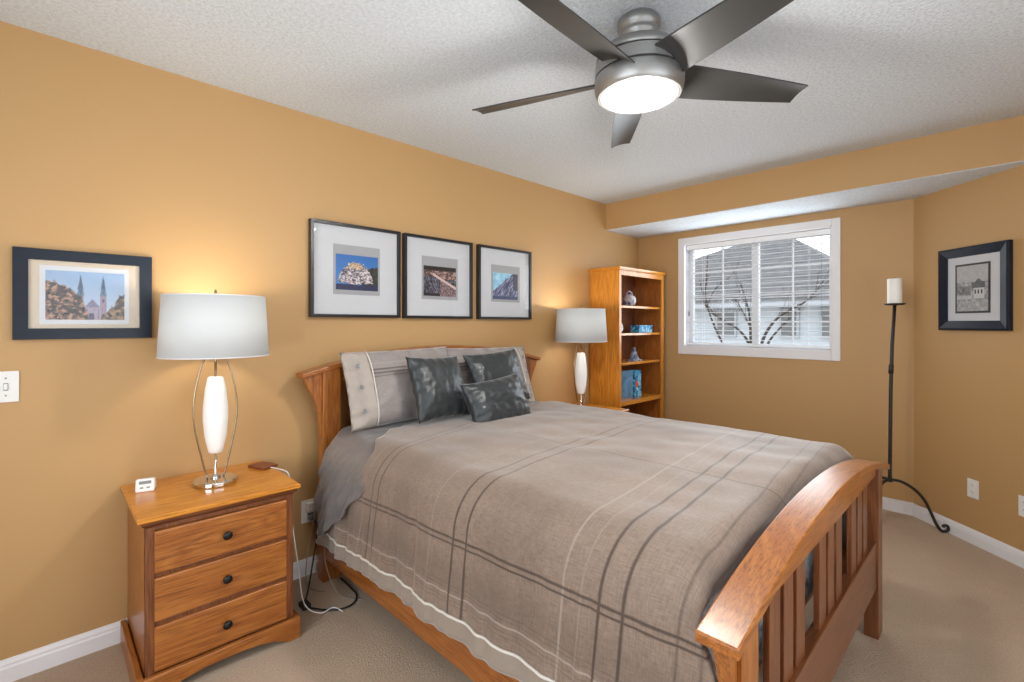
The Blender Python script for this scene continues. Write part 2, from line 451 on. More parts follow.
# ------------------------------------------------------------------ window 1 (bedroom window)
def win_part(name, bm, mat, parent, **kw):
    o = obj(name, bm, mat, parent, **kw); return o
w = bpy.data.objects.new('window_1', None); C.objects.link(w); w['kind'] = 'structure'; w.location = (XW, 1.5, 1.1)
def rel(bm):   # geometry written in world numbers, object parented to an empty
    bmesh.ops.translate(bm, vec=(-XW, -1.5, -1.1), verts=bm.verts); return bm
bm = BM(); O = (0.858, 2.150, 1.047, 2.131)
for y0, y1, z0, z1 in ((O[0], WY0, O[2], O[3]), (WY1, O[1], O[2], O[3]), (WY0, WY1, O[2], WZ0), (WY0, WY1, WZ1, O[3])):
    box(bm, XW - .020, XW + .001, y0, y1, z0, z1)
win_part('casing', rel(bm), M_trim, w, bevel=.003)
bm = BM()
for y0, y1, z0, z1 in ((WY0, WY0 + .008, WZ0, WZ1), (WY1 - .008, WY1, WZ0, WZ1), (WY0, WY1, WZ0, WZ0 + .008), (WY0, WY1, WZ1 - .008, WZ1)):
    box(bm, XW - .018, XW + T, y0, y1, z0, z1)
win_part('jamb', rel(bm), M_trim, w)
bm = BM(); FX = XW + 0.095; yi0, yi1, zi0, zi1 = WY0 + .008, WY1 - .008, WZ0 + .008, WZ1 - .008
for y0, y1, z0, z1 in ((yi0, yi0 + .03, zi0, zi1), (yi1 - .03, yi1, zi0, zi1), (yi0, yi1, zi0, zi0 + .03), (yi0, yi1, zi1 - .03, zi1), (1.475, 1.530, zi0, zi1)):
    box(bm, FX, FX + .045, y0, y1, z0, z1)
win_part('window_frame', rel(bm), M_vinyl, w, bevel=.002)
bm = BM()
for y in (1.215, 1.785): box(bm, FX + .016, FX + .028, y - .006, y + .006, zi0 + .03, zi1 - .03)
for z in (1.345, 1.578, 1.81):
    box(bm, FX + .0165, FX + .0275, yi0 + .03, 1.475, z - .006, z + .006); box(bm, FX + .0165, FX + .0275, 1.530, yi1 - .03, z - .006, z + .006)
win_part('muntin_grid', rel(bm), M_vinyl, w)
for y0, y1 in ((yi0 + .03, 1.475), (1.530, yi1 - .03)):
    win_part('window_pane', rel(bx(FX + .030, FX + .034, y0, y1, zi0 + .03, zi1 - .03)), M_glass, w)

# venetian blind
bl = thing('venetian_blind', 'white slatted horizontal blind hanging open inside the window frame', 'blind', (XW + .04, 1.5, 2.0))
def relb(bm): bmesh.ops.translate(bm, vec=(-XW - .04, -1.5, -2.0), verts=bm.verts); return bm
by0, by1 = WY0 + .012, WY1 - .012
obj('headrail', relb(bx(XW + .012, XW + .066, by0, by1, 2.018, 2.064)), M_blind, bl, bevel=.003)
z = 1.995; i = 0
slat_me = None
while z > 1.16:
    bm = BM(); secs = []
    for k in range(6):
        t = k / 5; x = (t - .5) * .042
        secs.append((x, .0035 * (1 - (2*t-1)**2) + x * 0.04))
    lower = [(x, zz) for x, zz in secs]; upper = [(x, zz + .0014) for x, zz in secs]
    if slat_me is None:
        strip_prism(bm, lower, upper, 'y', by0 - 1.5, by1 - 1.5)
        s = obj('slat', bm, M_blind, bl, smooth=False); slat_me = s.data
    else:
        bm.free(); s = bpy.data.objects.new('slat', slat_me); C.objects.link(s); s.parent = bl
    s.location = (0, 0, z - 2.0); z -= .0405
obj('bottom_rail', relb(bx(XW + .018, XW + .060, by0, by1, 1.135, 1.152)), M_blind, bl, bevel=.003)
for y in (1.08, 1.5, 1.93):
    bm = BM()
    for dx in (-.022, .022): tube(bm, [(XW + .04 + dx, y, 1.15), (XW + .04 + dx, y, 2.02)], .0012, 6)
    obj('ladder_cord', relb(bm), M_blind, bl)
bm = BM(); tube(bm, [(XW + .006, 0.985, 2.02), (XW + .006, 0.985, 1.42)], .0015, 6); lathe(bm, [(0, 1.385), (.008, 1.39), (.009, 1.405), (.004, 1.425), (0, 1.425)], XW + .006, 0.985, 12)
obj('pull_cord', relb(bm), M_gplast, bl)
bm = BM(); tube(bm, [(XW + .006, 2.055, 2.02), (XW + .006, 2.055, 1.45)], .0015, 6); lathe(bm, [(0, 1.40), (.006, 1.405), (.007, 1.43), (.003, 1.452), (0, 1.452)], XW + .006, 2.055, 12)
obj('pull_cord', relb(bm), M_gplast, bl)

# unseen windows behind the camera, added to let fill light in
def added_window(name, horizontal, c, a0_, a1_, z0, z1):
    w = bpy.data.objects.new(name, None); C.objects.link(w); w['kind'] = 'structure'
    bm = BM(); bars = [(a0_, a0_ + .06, z0, z1), (a1_ - .06, a1_, z0, z1), (a0_, a1_, z0, z0 + .06), (a0_, a1_, z1 - .06, z1), ((a0_ + a1_) / 2 - .03, (a0_ + a1_) / 2 + .03, z0, z1)]
    for p0, p1, q0, q1 in bars:
        if horizontal: box(bm, p0, p1, c - .08, c - .03, q0, q1)
        else: box(bm, c - .08, c - .03, p0, p1, q0, q1)
    obj('window_frame', bm, M_vinyl, w)
    bm = BM()
    if horizontal: box(bm, a0_ + .06, a1_ - .06, c - .058, c - .054, z0 + .06, z1 - .06)
    else: box(bm, c - .058, c - .054, a0_ + .06, a1_ - .06, z0 + .06, z1 - .06)
    obj('window_pane', bm, M_glass, w)
added_window('added_window_rear', True, RY, -0.2, 2.0, 0.3, 2.2)
added_window('added_window_side', False, RX, -0.25, 1.65, 0.6, 2.1)

# ------------------------------------------------------------------ outside
def siding():
    m, n, l, b = new_mat('pale_blue_siding')
    t = n.new('ShaderNodeTexCoord'); sp = n.new('ShaderNodeSeparateXYZ'); l.new(t.outputs['Object'], sp.inputs[0])
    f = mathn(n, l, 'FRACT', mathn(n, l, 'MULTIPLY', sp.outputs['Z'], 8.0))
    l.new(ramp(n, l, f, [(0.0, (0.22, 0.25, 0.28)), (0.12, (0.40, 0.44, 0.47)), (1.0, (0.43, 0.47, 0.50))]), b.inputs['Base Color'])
    b.inputs['Roughness'].default_value = .7; return m
def shingles():
    m, n, l, b = new_mat('grey_roof_shingles')
    t = n.new('ShaderNodeTexCoord'); mp = n.new('ShaderNodeMapping'); mp.inputs['Scale'].default_value = (1, .35, 1); l.new(t.outputs['Object'], mp.inputs[0])
    f = noise_tex(n, l, mp.outputs[0], 9, 5, .8)
    sp = n.new('ShaderNodeSeparateXYZ'); l.new(t.outputs['Object'], sp.inputs[0])
    g = mathn(n, l, 'FRACT', mathn(n, l, 'MULTIPLY', sp.outputs['Z'], 12.0))
    h = mathn(n, l, 'MULTIPLY', mathn(n, l, 'ADD', mathn(n, l, 'MULTIPLY', f, 1.4), mathn(n, l, 'MULTIPLY', g, .5)), .55)
    l.new(ramp(n, l, h, [(0.3, (0.045, 0.045, 0.044)), (0.75, (0.20, 0.20, 0.195))]), b.inputs['Base Color'])
    b.inputs['Roughness'].default_value = .95; return m
M_siding = siding(); M_roof = shingles()
M_dkglass = plain('dark_window_glass', (0.10, 0.11, 0.11), .15, var=.3, nscale=3)
M_snow = plain('dull_lawn', (0.10, 0.11, 0.06), 1.0, var=.3, nscale=2)
M_bark = plain('brown_bark', (0.035, 0.025, 0.020), .9, var=.3, nscale=30)
M_housetrim = plain('weathered_house_trim', (0.34, 0.36, 0.38), .7, var=.05)
GZ = -2.9
struct('floor_outside_lawn', bx(6.0, 40, -14, 30, GZ - .2, GZ), M_snow)
hs = thing('neighbour_house', 'grey-roofed pale blue house seen through the window blind', 'house', (11.3, 3.6, GZ))
def relh(bm): bmesh.ops.translate(bm, vec=(-11.3, -3.6, -GZ), verts=bm.verts); return bm
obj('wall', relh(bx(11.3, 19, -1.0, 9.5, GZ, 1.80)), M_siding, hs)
# hip roof: eaves at z 1.74, ridge 3.75
bm = BM(); E0 = (10.9, -1.4); E1 = (19.4, 9.9)
ev = [bm.verts.new(p) for p in ((E0[0], 1.3, 1.74), (E1[0], 1.3, 1.74), (E1[0], E1[1], 1.74), (E0[0], E1[1], 1.74))]
r0 = bm.verts.new((14.6, 4.1, 3.75)); r1 = bm.verts.new((14.6, 5.1, 3.75))
bm.faces.new((ev[0], ev[3], r1, r0)); bm.faces.new((ev[2], ev[1], r0, r1)); bm.faces.new((ev[1], ev[0], r0)); bm.faces.new((ev[3], ev[2], r1)); bm.faces.new(ev[::-1])
vs = [bm.verts.new(p) for p in ((12.2, 3.0, 1.80), (17, 3.0, 1.80), (17, 11.5, 1.80), (12.2, 11.5, 1.80), (14.7, 6.2, 3.40), (14.7, 9.2, 3.28))]
bm.faces.new((vs[0], vs[3], vs[5], vs[4])); bm.faces.new((vs[2], vs[1], vs[4], vs[5])); bm.faces.new((vs[1], vs[0], vs[4])); bm.faces.new((vs[3], vs[2], vs[5])); bm.faces.new((vs[3], vs[0], vs[1], vs[2]))
obj('roof', relh(bm), M_roof, hs)
obj('gutter', relh(bx(10.84, 10.94, 1.3, 9.9, 1.70, 1.78)), M_housetrim, hs, bevel=.01)
for y0, y1 in ((4.28, 4.65), (3.02, 3.30), (2.2, 2.55)):
    f = obj('window', relh(bx(11.24, 11.31, y0 - .05, y1 + .05, 1.04, 1.66)), M_housetrim, hs)
    obj('pane', relh(bx(11.225, 11.245, y0, y1, 1.09, 1.61)), M_dkglass, f)
# bare tree
bm = BM(); rnd = random.Random(5)
def branch(pts, r0, r1, twigs=4, lev=0):
    P = spline(pts, 5); n = len(P)
    tube(bm, P, [.62 * (r0 + (r1 - r0) * i / (n - 1)) for i in range(n)], 6)
    if lev < 2:
        for _ in range(twigs):
            i = rnd.randrange(n // 3, n - 1); p = P[i]; d = (P[i+1] - P[i-1]).normalized()
            s = Vector((rnd.uniform(-.5, .5), rnd.uniform(-.8, .8), rnd.uniform(.1, .8))); L = rnd.uniform(.25, .55) * (1 if lev == 0 else .5)
            e1 = p + (d + s).normalized() * L * .5; e2 = e1 + (d * .6 + s * .6 + Vector((0, 0, .5))).normalized() * L * .6
            branch([p, e1, e2], r1 * .8 + .001, .002, 3, lev + 1)
tube(bm, [(8, 2.70, GZ), (8.0, 2.69, -1), (8, 2.70, .55)], [.13, .11, .085], 10)
branch([(8, 2.70, .5), (8, 2.80, .98), (8, 3.0, 1.26), (8, 3.43, 1.53), (8.1, 3.6, 1.75)], .045, .010, 6)
branch([(8, 2.70, .5), (8, 2.78, 1.0), (8.05, 2.83, 1.5), (8.1, 2.98, 2.0)], .05, .010, 6)
branch([(8, 2.70, .5), (7.95, 2.72, 1.1), (7.9, 2.86, 1.5), (7.9, 3.0, 1.75)], .04, .008, 5)
branch([(8, 2.69, .5), (8, 2.62, 1.05), (8, 2.40, 1.42), (8, 2.0, 1.68), (8, 1.8, 1.95)], .048, .010, 7)
branch([(8, 2.68, .5), (8.0, 2.55, 1.0), (8, 2.34, 1.30), (8, 2.2, 1.45)], .04, .010, 4)
branch([(8, 2.72, .4), (8.2, 3.3, 1.0), (8.2, 3.58, 1.7), (8.1, 3.53, 2.2), (8.1, 3.50, 2.75)], .035, .008, 5)
branch([(8.1, 3.54, 1.6), (8.1, 3.4, 1.9), (8.1, 3.15, 2.1)], .018, .006, 3)
tree = obj('bare_tree', bm, M_bark, smooth=True); tag(tree, 'bare leafless tree with spreading branches outside the window', 'tree')

# ------------------------------------------------------------------ pictures
def paint_panel(name, parent, origin, ux, uz, w, h, fn, nx=104, nz=80, label=None):
    """a printed picture: fine grid carrying colours"""
    me = bpy.data.meshes.new(name); verts = []; faces = []; cols = []
    for j in range(nz + 1):
        for i in range(nx + 1):
            p = Vector(origin) + Vector(ux) * (w * i / nx) + Vector(uz) * (h * j / nz); verts.append(tuple(p))
    for j in range(nz):
        for i in range(nx):
            a = j * (nx + 1) + i; faces.append((a, a + 1, a + nx + 2, a + nx + 1)); cols.append(fn((i + .5) / nx, (j + .5) / nz))
    me.from_pydata(verts, [], faces); me.update()
    ca = me.color_attributes.new('print', 'BYTE_COLOR', 'CORNER')
    k = 0
    for f, c in zip(me.polygons, cols):
        for _ in f.loop_indices: ca.data[k].color_srgb = (c[0], c[1], c[2], 1); k += 1
    m, n, l, b = new_mat(name + '_ink'); at = n.new('ShaderNodeVertexColor'); at.layer_name = 'print'
    l.new(at.outputs[0], b.inputs['Base Color']); b.inputs['Roughness'].default_value = .5
    me.materials.append(m)
    o = bpy.data.objects.new('print', me); C.objects.link(o); o.parent = parent
    if label: o['label'] = label
    return o
def fb(x, y, s=6, seed=0, o=4):
    t_ = 0; a_ = .5; f_ = s * 1.6
    for _ in range(o): t_ += a_ * noise.noise(Vector((x * f_ + seed * 7.3, y * f_ + seed * 3.1, seed * 1.7))); a_ *= .72; f_ *= 2.1
    return max(0, min(1, .5 + 1.25 * t_))
def mix3(a, b, t):
    t = max(0, min(1, t)); return tuple(x + (y - x) * t for x, y in zip(a, b))
def frame_ring(bm, W, Hh, fw, d0, d1, chamfer=0.0):
    """frame lying in local x-z plane centred at 0, front towards -y (y from -d1 to -d0)"""
    o = [(-W/2, -Hh/2), (W/2, -Hh/2), (W/2, Hh/2), (-W/2, Hh/2)]
    i_ = [(-W/2+fw, -Hh/2+fw), (W/2-fw, -Hh/2+fw), (W/2-fw, Hh/2-fw), (-W/2+fw, Hh/2-fw)]
    def mk(p, y): return [bm.verts.new((a, y, b)) for a, b in p]
    A = mk(o, -d0); B = mk(o, -(d1 - chamfer * .3)); Cc = mk(i_, -(d1 - chamfer)); D = mk(i_, -d0)
    mid = [((a[0] * .8 + b[0] * .2), (a[1] * .8 + b[1] * .2)) for a, b in zip(o, i_)]; Mv = mk(mid, -d1)
    for k in range(4):
        j = (k + 1) % 4
        bm.faces.new((A[k], A[j], B[j], B[k])); bm.faces.new((B[k], B[j], Mv[j], Mv[k])); bm.faces.new((Mv[k], Mv[j], Cc[j], Cc[k]))
        bm.faces.new((Cc[k], Cc[j], D[j], D[k])); bm.faces.new((D[k], D[j], A[j], A[k]))
def picture(name, label, loc, rz, W, Hh, fw, depth, fmat, mmat, layers, pr, fn, chamfer=0.0, cat='framed picture', group=None, plabel=None, glass=True):
    t = thing(name, label, cat, loc, rz, group)
    bm = BM(); frame_ring(bm, W, Hh, fw, 0.0, depth, chamfer); obj('frame', bm, fmat, t, bevel=.0012)
    y = -(depth * .45)
    obj('mat_board', bx(-W/2 + fw*.9, W/2 - fw*.9, y, -0.001, -Hh/2 + fw*.9, Hh/2 - fw*.9), mmat, t)
    k = 0
    for (x0, x1, z0, z1, m) in layers:
        k += 1; obj('inner_mat', bx(x0, x1, y - .0012 * k, y - .0012 * k + .001, z0, z1), m, t)
    x0, x1, z0, z1 = pr
    paint_panel(name + '_print', t, (x0, y - .0012 * (k + 1), z0), (1, 0, 0), (0, 0, 1), x1 - x0, z1 - z0, fn, label=plabel)
    if glass: obj('glass', bx(-W/2 + fw*.95, W/2 - fw*.95, -depth + .006 + chamfer*.5, -depth + .0075 + chamfer*.5, -Hh/2 + fw*.95, Hh/2 - fw*.95), M_glass, t)
    return t

def p_church(x, y):
    sky = mix3((.50, .62, .76), (.68, .73, .80), 1 - y); c = sky
    # twin towers and facade
    for cx in (.425, .715):
        if abs(x - cx) < .040 and y < .50: c = (.54, .48, .55)
        if abs(x - cx) < .015 and .36 < y < .44: c = (.25, .28, .38)
        if .50 <= y < .56 and abs(x - cx) < .045: c = (.30, .42, .50)
        if .56 <= y < .62 and abs(x - cx) < .022 + .012 * math.sin((y - .56) * 60): c = (.20, .30, .42)
        if .62 <= y < .66 and abs(x - cx) < .036: c = (.22, .33, .44)
        if .66 <= y < .92 and abs(x - cx) < .028 * (1 - (y - .66) / .26) + .004: c = (.16, .26, .38)
    if .48 < x < .68 and y < .26: c = (.58, .54, .62)
    if y >= .26 and y < .26 + .18 * max(0, 1 - abs(x - .575) / .10) : c = (.46, .44, .54)
    if (.53 < x < .60) and y < .14: c = (.28, .26, .34)
    if (.49 < x < .505 or .645 < x < .66) and y < .24: c = (.5, .45, .52)
    n1 = fb(x, y, 11, 1)
    tl = .76 - .9 * max(0, x - .10) ** 1.2 + .12 * (fb(x, 0, 9, 2) - .5) if x < .54 else -1
    if x < .10: tl = .74 + .1 * (fb(x, 0, 9, 2) - .5)
    tr = (x - .70) * 1.9 + .04 + .14 * (fb(x, 0, 10, 3) - .5) if x > .66 else -1
    if x > .44: tl = min(tl, .46 - (x - .44) * 4.6 + .1 * (n1 - .5))
    if y < tl: c = mix3((.13, .09, .09), (.66, .50, .40), (n1 - .40) * 3)
    if y < min(.82, tr): c = mix3((.13, .11, .07), (.60, .48, .36), (n1 - .40) * 3)
    return c
def p_castle(x, y):
    n1 = fb(x, y, 7, 4, 5); n2 = fb(x, y, 16, 5, 3)
    c = mix3((.13, .38, .66), (.20, .50, .78), 1 - y)
    hill = .62 + .10 * (fb(x, 0, 5, 6) - .5) if x > .60 else 0
    if y < hill + (x - .7) * .2: c = mix3((.05, .07, .08), (.22, .26, .22), n1)
    if y < .14 + .05 * n1: c = mix3((.05, .09, .22), (.12, .20, .38), n2)
    dx = (x - .46) / .42; top = .22 + .58 * max(0, 1 - dx * dx) ** .6 + .10 * (n1 - .5)
    bot = .16 + .06 * abs(dx)
    if abs(dx) < 1 and bot < y < top:
        c = mix3((.22, .20, .26), (.86, .82, .82), (n1 * .6 + n2 * .9 - .35) * 1.3)
        if .30 < x < .62 and y > .62: c = mix3((.45, .35, .28), (.82, .74, .62), n2 * 1.2)
    return c
def p_canyon(x, y):
    n1 = fb(x * 1.0, y, 6, 8, 5); n2 = fb(x * 3, y * .7, 9, 9, 3)
    c = mix3((.08, .08, .11), (.52, .52, .60), (n2 - .25) * 1.5)
    if y > .88 - .04 * n1: c = (.05, .05, .07)
    elif y > .62 - .12 * (x - .5): c = mix3((.20, .15, .16), (.72, .58, .54), (n1 * 1.7 - .4))
    d = y - (.72 - .62 * (x - .30)); 
    if x > .28 and abs(d) < .045: c = (.80, .70, .68)
    if x > .5 and d < -.05: c = mix3((.24, .19, .22), (.74, .62, .62), (fb(x * 4, y, 8, 10) - .2) * 1.4)
    if y < .10 and x < .5: c = (.05, .06, .10)
    return c
def p_ridge(x, y):
    n1 = fb(x * 2.4 - y * 1.2, y * .5, 6, 12, 4); n2 = fb(x, y, 14, 13, 3)
    c = mix3((.45, .68, .80), (.66, .84, .92), fb(x, y, 4, 14))
    if y < .35 + .9 * x - .1 * n2: c = mix3((.16, .19, .33), (.62, .64, .76), (n1 * 1.6 - .45))
    if x > .80 and y > .35: c = mix3((.05, .06, .12), (.35, .36, .46), n2)
    if y < .12: c = mix3((.10, .14, .30), (.25, .35, .5), n2)
    return c
def p_village(x, y):
    n1 = fb(x, y, 7, 20, 5); g = .62 + .06 * n1
    if y < .64: g = .40 + .30 * n1
    if .50 < x < .90 and .50 < y < .66 + .04 * math.sin(x * 20): g = .26 + .1 * n1
    if .55 < x < .88 and .28 < y < .50: g = .72
    for cx in (.60, .70, .80):
        if abs(x - cx) < .025 and .38 < y < .46: g = .15
    if x < .45 and .36 < y < .55: g = .30 + .25 * n1
    if x < .5 and .26 < y < .34: g = .72 - .1 * n1
    if y < .24: g = .50 + .2 * n1
    return (g, g, g)

fy = YW - .001
G3 = 'square black-framed pictures over the bed'
picture('framed_picture', 'wide flat black framed photo of a twin-towered church, left of the bedside lamp', (0.1315, fy, 1.439), 0, .417, .346, .042, .020,
        M_bluebl, M_cream, [(-.137, .132, -.115, .112, M_mat)], (0.011 - .1315, 0.248 - .1315, 1.342 - 1.439, 1.533 - 1.439), p_church, plabel='colour photo of two church spires above trees')
picture('framed_picture', 'square black-framed picture of a pale rock under blue sky, nearest the near bedside lamp', (1.2825, fy, 1.623), 0, .540, .521, .017, .034,
        M_black, M_mat, [(1.141 - 1.2825, 1.422 - 1.2825, 1.490 - 1.623, 1.767 - 1.623, M_greymat)], (1.155 - 1.2825, 1.409 - 1.2825, 1.516 - 1.623, 1.713 - 1.623), p_castle, group=G3)
picture('framed_picture', 'middle square black framed picture over the bed, brown and grey ravine scene', (1.849, fy, 1.622), 0, .537, .521, .017, .034,
        M_black, M_mat, [(1.714 - 1.849, 1.999 - 1.849, 1.484 - 1.622, 1.759 - 1.622, M_greymat)], (1.726 - 1.849, 1.983 - 1.849, 1.506 - 1.622, 1.698 - 1.622), p_canyon, group=G3)
picture('framed_picture', 'square black framed picture of a blue-grey mountain slope, farthest along the row over the bed', (2.4395, fy, 1.622), 0, .532, .521, .017, .034,
        M_black, M_mat, [(2.303 - 2.4395, 2.591 - 2.4395, 1.488 - 1.622, 1.755 - 1.622, M_greymat)], (2.316 - 2.4395, 2.568 - 2.4395, 1.507 - 1.622, 1.699 - 1.622), p_ridge, group=G3)
rz_a = math.atan2(-NA.x, NA.y) + math.pi   # local -y faces NA
rz_a = math.atan2(NA.y, NA.x) + R(90)
pc = (Vector((4.179, 0.289, 0)) + Vector((3.860, -0.040, 0))) / 2 - NA * 0.0
dpt = (pc - a0).dot(NA); pc = pc - NA * dpt + NA * .001 + DA * .008
picture('framed_picture', 'black-framed black and white village photo hanging on the wall beside the candle stand', (pc.x, pc.y, 1.5415), rz_a, .442, .508, .058, .028,
        M_bluebl, M_mat, [(-.112, .108, -.150, .150, M_black)], (-.100, .096, -.138, .138), p_village, chamfer=.012, plabel='black and white photo of a village')

# ------------------------------------------------------------------ wall plates
def plate(name, label, loc, rz, w, h, kind, cat):
    t = thing(name, label, cat, loc, rz)
    obj('cover_plate', bx(-w/2, w/2, -.006, 0, -h/2, h/2), M_plast, t, bevel=.002)
    if kind == 'switch':
        for x in (-w * .2, w * .2):
            s = obj('toggle', bx(x - .005, x + .005, -.016, -.005, -.010, .012), M_plast, t, bevel=.002)
            for z in (-.032, .032):
                bm = BM(); tube(bm, [(x, -.0072, z), (x, -.005, z)], .003, 10)
                obj('screw', bm, M_gplast, t)
            obj('toggle_slot', bx(x - .006, x + .006, -.0068, -.005, -.014, .014), M_gplast, t)
    else:
        for z in (-.021, .021):
            bm = BM(); lathe(bm, [(0, 0), (.0165, 0), (.0165, .003), (0, .003)], 0, 0, 20, 1, .85)
            bmesh.ops.rotate(bm, matrix=Matrix.Rotation(R(90), 3, 'X'), verts=bm.verts); bmesh.ops.translate(bm, vec=(0, -.0055, z), verts=bm.verts)
            so = obj('socket', bm, M_plast, t)
            bm = BM(); box(bm, -.0065, -.0045, -.0092, -.008, z, z + .009); box(bm, .0045, .0065, -.0092, -.008, z, z + .009); box(bm, -.002, .002, -.0092, -.008, z - .009, z - .005)
            obj('slots', bm, M_gplast, so)
    return t
plate('light_switch', 'white double toggle switch plate on the tan wall at the left edge of the photo', (-0.117, YW - .0005, 1.0925), 0, .116, .115, 'switch', 'light switch')
def on_angled(x, y, z):
    p = Vector((x, y, 0)); p -= NA * (p - a0).dot(NA); return (p.x + NA.x * .0005, p.y + NA.y * .0005, z)
plate('wall_outlet', 'white outlet plate low on the angled wall below the village photo', on_angled(4.020, .125, .331), rz_a, .070, .112, 'outlet', 'outlet')
plate('wall_outlet', 'white outlet plate low on the angled wall at the right edge of the photo', on_angled(3.812, -.085, .332), rz_a, .070, .112, 'outlet', 'outlet')
wo = plate('wall_outlet', 'white outlet behind the headboard post with plugs in it', (1.012, YW - .0005, .335), 0, .074, .118, 'outlet', 'outlet')
bm = BM(); box(bm, .995, 1.040, YW - .040, YW - .0095, .340, .385)
pg = obj('plug_adapter', bm, M_plast, bevel=.004); tag(pg, 'white plug adapter pushed into the outlet beside the bed', 'plug')
bm = BM(); box(bm, 1.003, 1.035, YW - .034, YW - .0095, .290, .325)
pg = obj('cord_plug', bm, M_gplast, bevel=.003); tag(pg, 'dark grey cord plug in the lower socket beside the bed', 'plug')

# ------------------------------------------------------------------ nightstand
def make_nightstand(label):
    t = thing('nightstand', label, 'nightstand', (0.51, 2.33, 0))
    W, D = .275, .235      # half sizes of the case incl. top overhang
    def prof_ring(zs, cut=0):
        bm = BM(); rings = []
        for (ov, z) in zs:
            rings.append([bm.verts.new((-W + ov, -.250 + ov, z)), bm.verts.new((W - ov, -.250 + ov, z)), bm.verts.new((W - ov, .245, z)), bm.verts.new((-W + ov, .245, z))])
        for a, b in zip(rings, rings[1:]):
            for k in range(4): bm.faces.new((a[k], a[(k+1) % 4], b[(k+1) % 4], b[k]))
        bm.faces.new(rings[0][::-1]); bm.faces.new(rings[-1]); return bm
    obj('top', prof_ring([(.004, .630), (0, .634), (0, .646), (.004, .650)]), oak('x', 'gold', .22), t)
    obj('top_moulding', prof_ring([(.026, .603), (.022, .610), (.012, .619), (.009, .630)]), oak('x', 'dark'), t)
    bm = BM(); box(bm, -W + .024, -W + .044, -.226, .245, .06, .606); box(bm, W - .044, W - .024, -.226, .245, .06, .606)
    box(bm, -W + .044, W - .044, .230, .245, .06, .606)
    obj('case_sides', bm, oak('z', 'mid'), t)
    bm = BM()
    box(bm, -W + .024, -W + .052, -.230, -.212, .05, .606); box(bm, W - .052, W - .024, -.230, -.212, .05, .606)
    for z0, z1 in ((.592, .606), (.425, .440), (.252, .268), (.075, .100)): box(bm, -W + .052, W - .052, -.226, -.205, z0, z1)
    obj('face_frame', bm, oak('z', 'dark'), t, bevel=.0015)
    for z0, z1 in ((.440, .590), (.270, .424), (.094, .252)):
        bm = BM(); x = W - .050
        box(bm, -x, x, -.236, -.214, z0, z1)
        d = obj('drawer', bm, oak('x', 'mid'), t, bevel=.005, seg=3)
        bm = BM(); lathe(bm, [(0, 0), (.007, 0), (.006, .010), (.009, .013), (.0155, .016), (.0165, .021), (.013, .026), (.004, .0285), (0, .0285)], 0, 0, 24)
        bmesh.ops.rotate(bm, matrix=Matrix.Rotation(R(90), 3, 'X'), verts=bm.verts); bmesh.ops.translate(bm, vec=(0, -.236, (z0 + z1) / 2), verts=bm.verts)
        obj('knob', bm, M_knob, d, smooth=True)
    # plinth with arched front
    bm = BM(); n = 24; lower = []; upper = []
    for i in range(n + 1):
        x = -W + 2 * W * i / n; a = max(0, 1 - (x / (W - .065)) ** 2)
        lower.append((x, .045 * (a ** .5) if a > 0 else 0)); upper.append((x, .088))
    strip_prism(bm, lower, upper, 'y', -.250, -.232)
    obj('plinth_front', bm, oak('x', 'mid'), t, bevel=.003)
    for q0, q1 in ((-W, -W + .020), (W - .020, W)): obj('plinth_side', bx(q0, q1, -.232, .245, 0, .088), oak('y', 'mid'), t, bevel=.003)
    return t
ns = make_nightstand('oak three-drawer nightstand with round dark knobs in the near left corner, lamp on top')
dup(ns, (3.065, 2.33, 0), 'oak nightstand mostly hidden behind the far side of the bed, beside the bookcase')

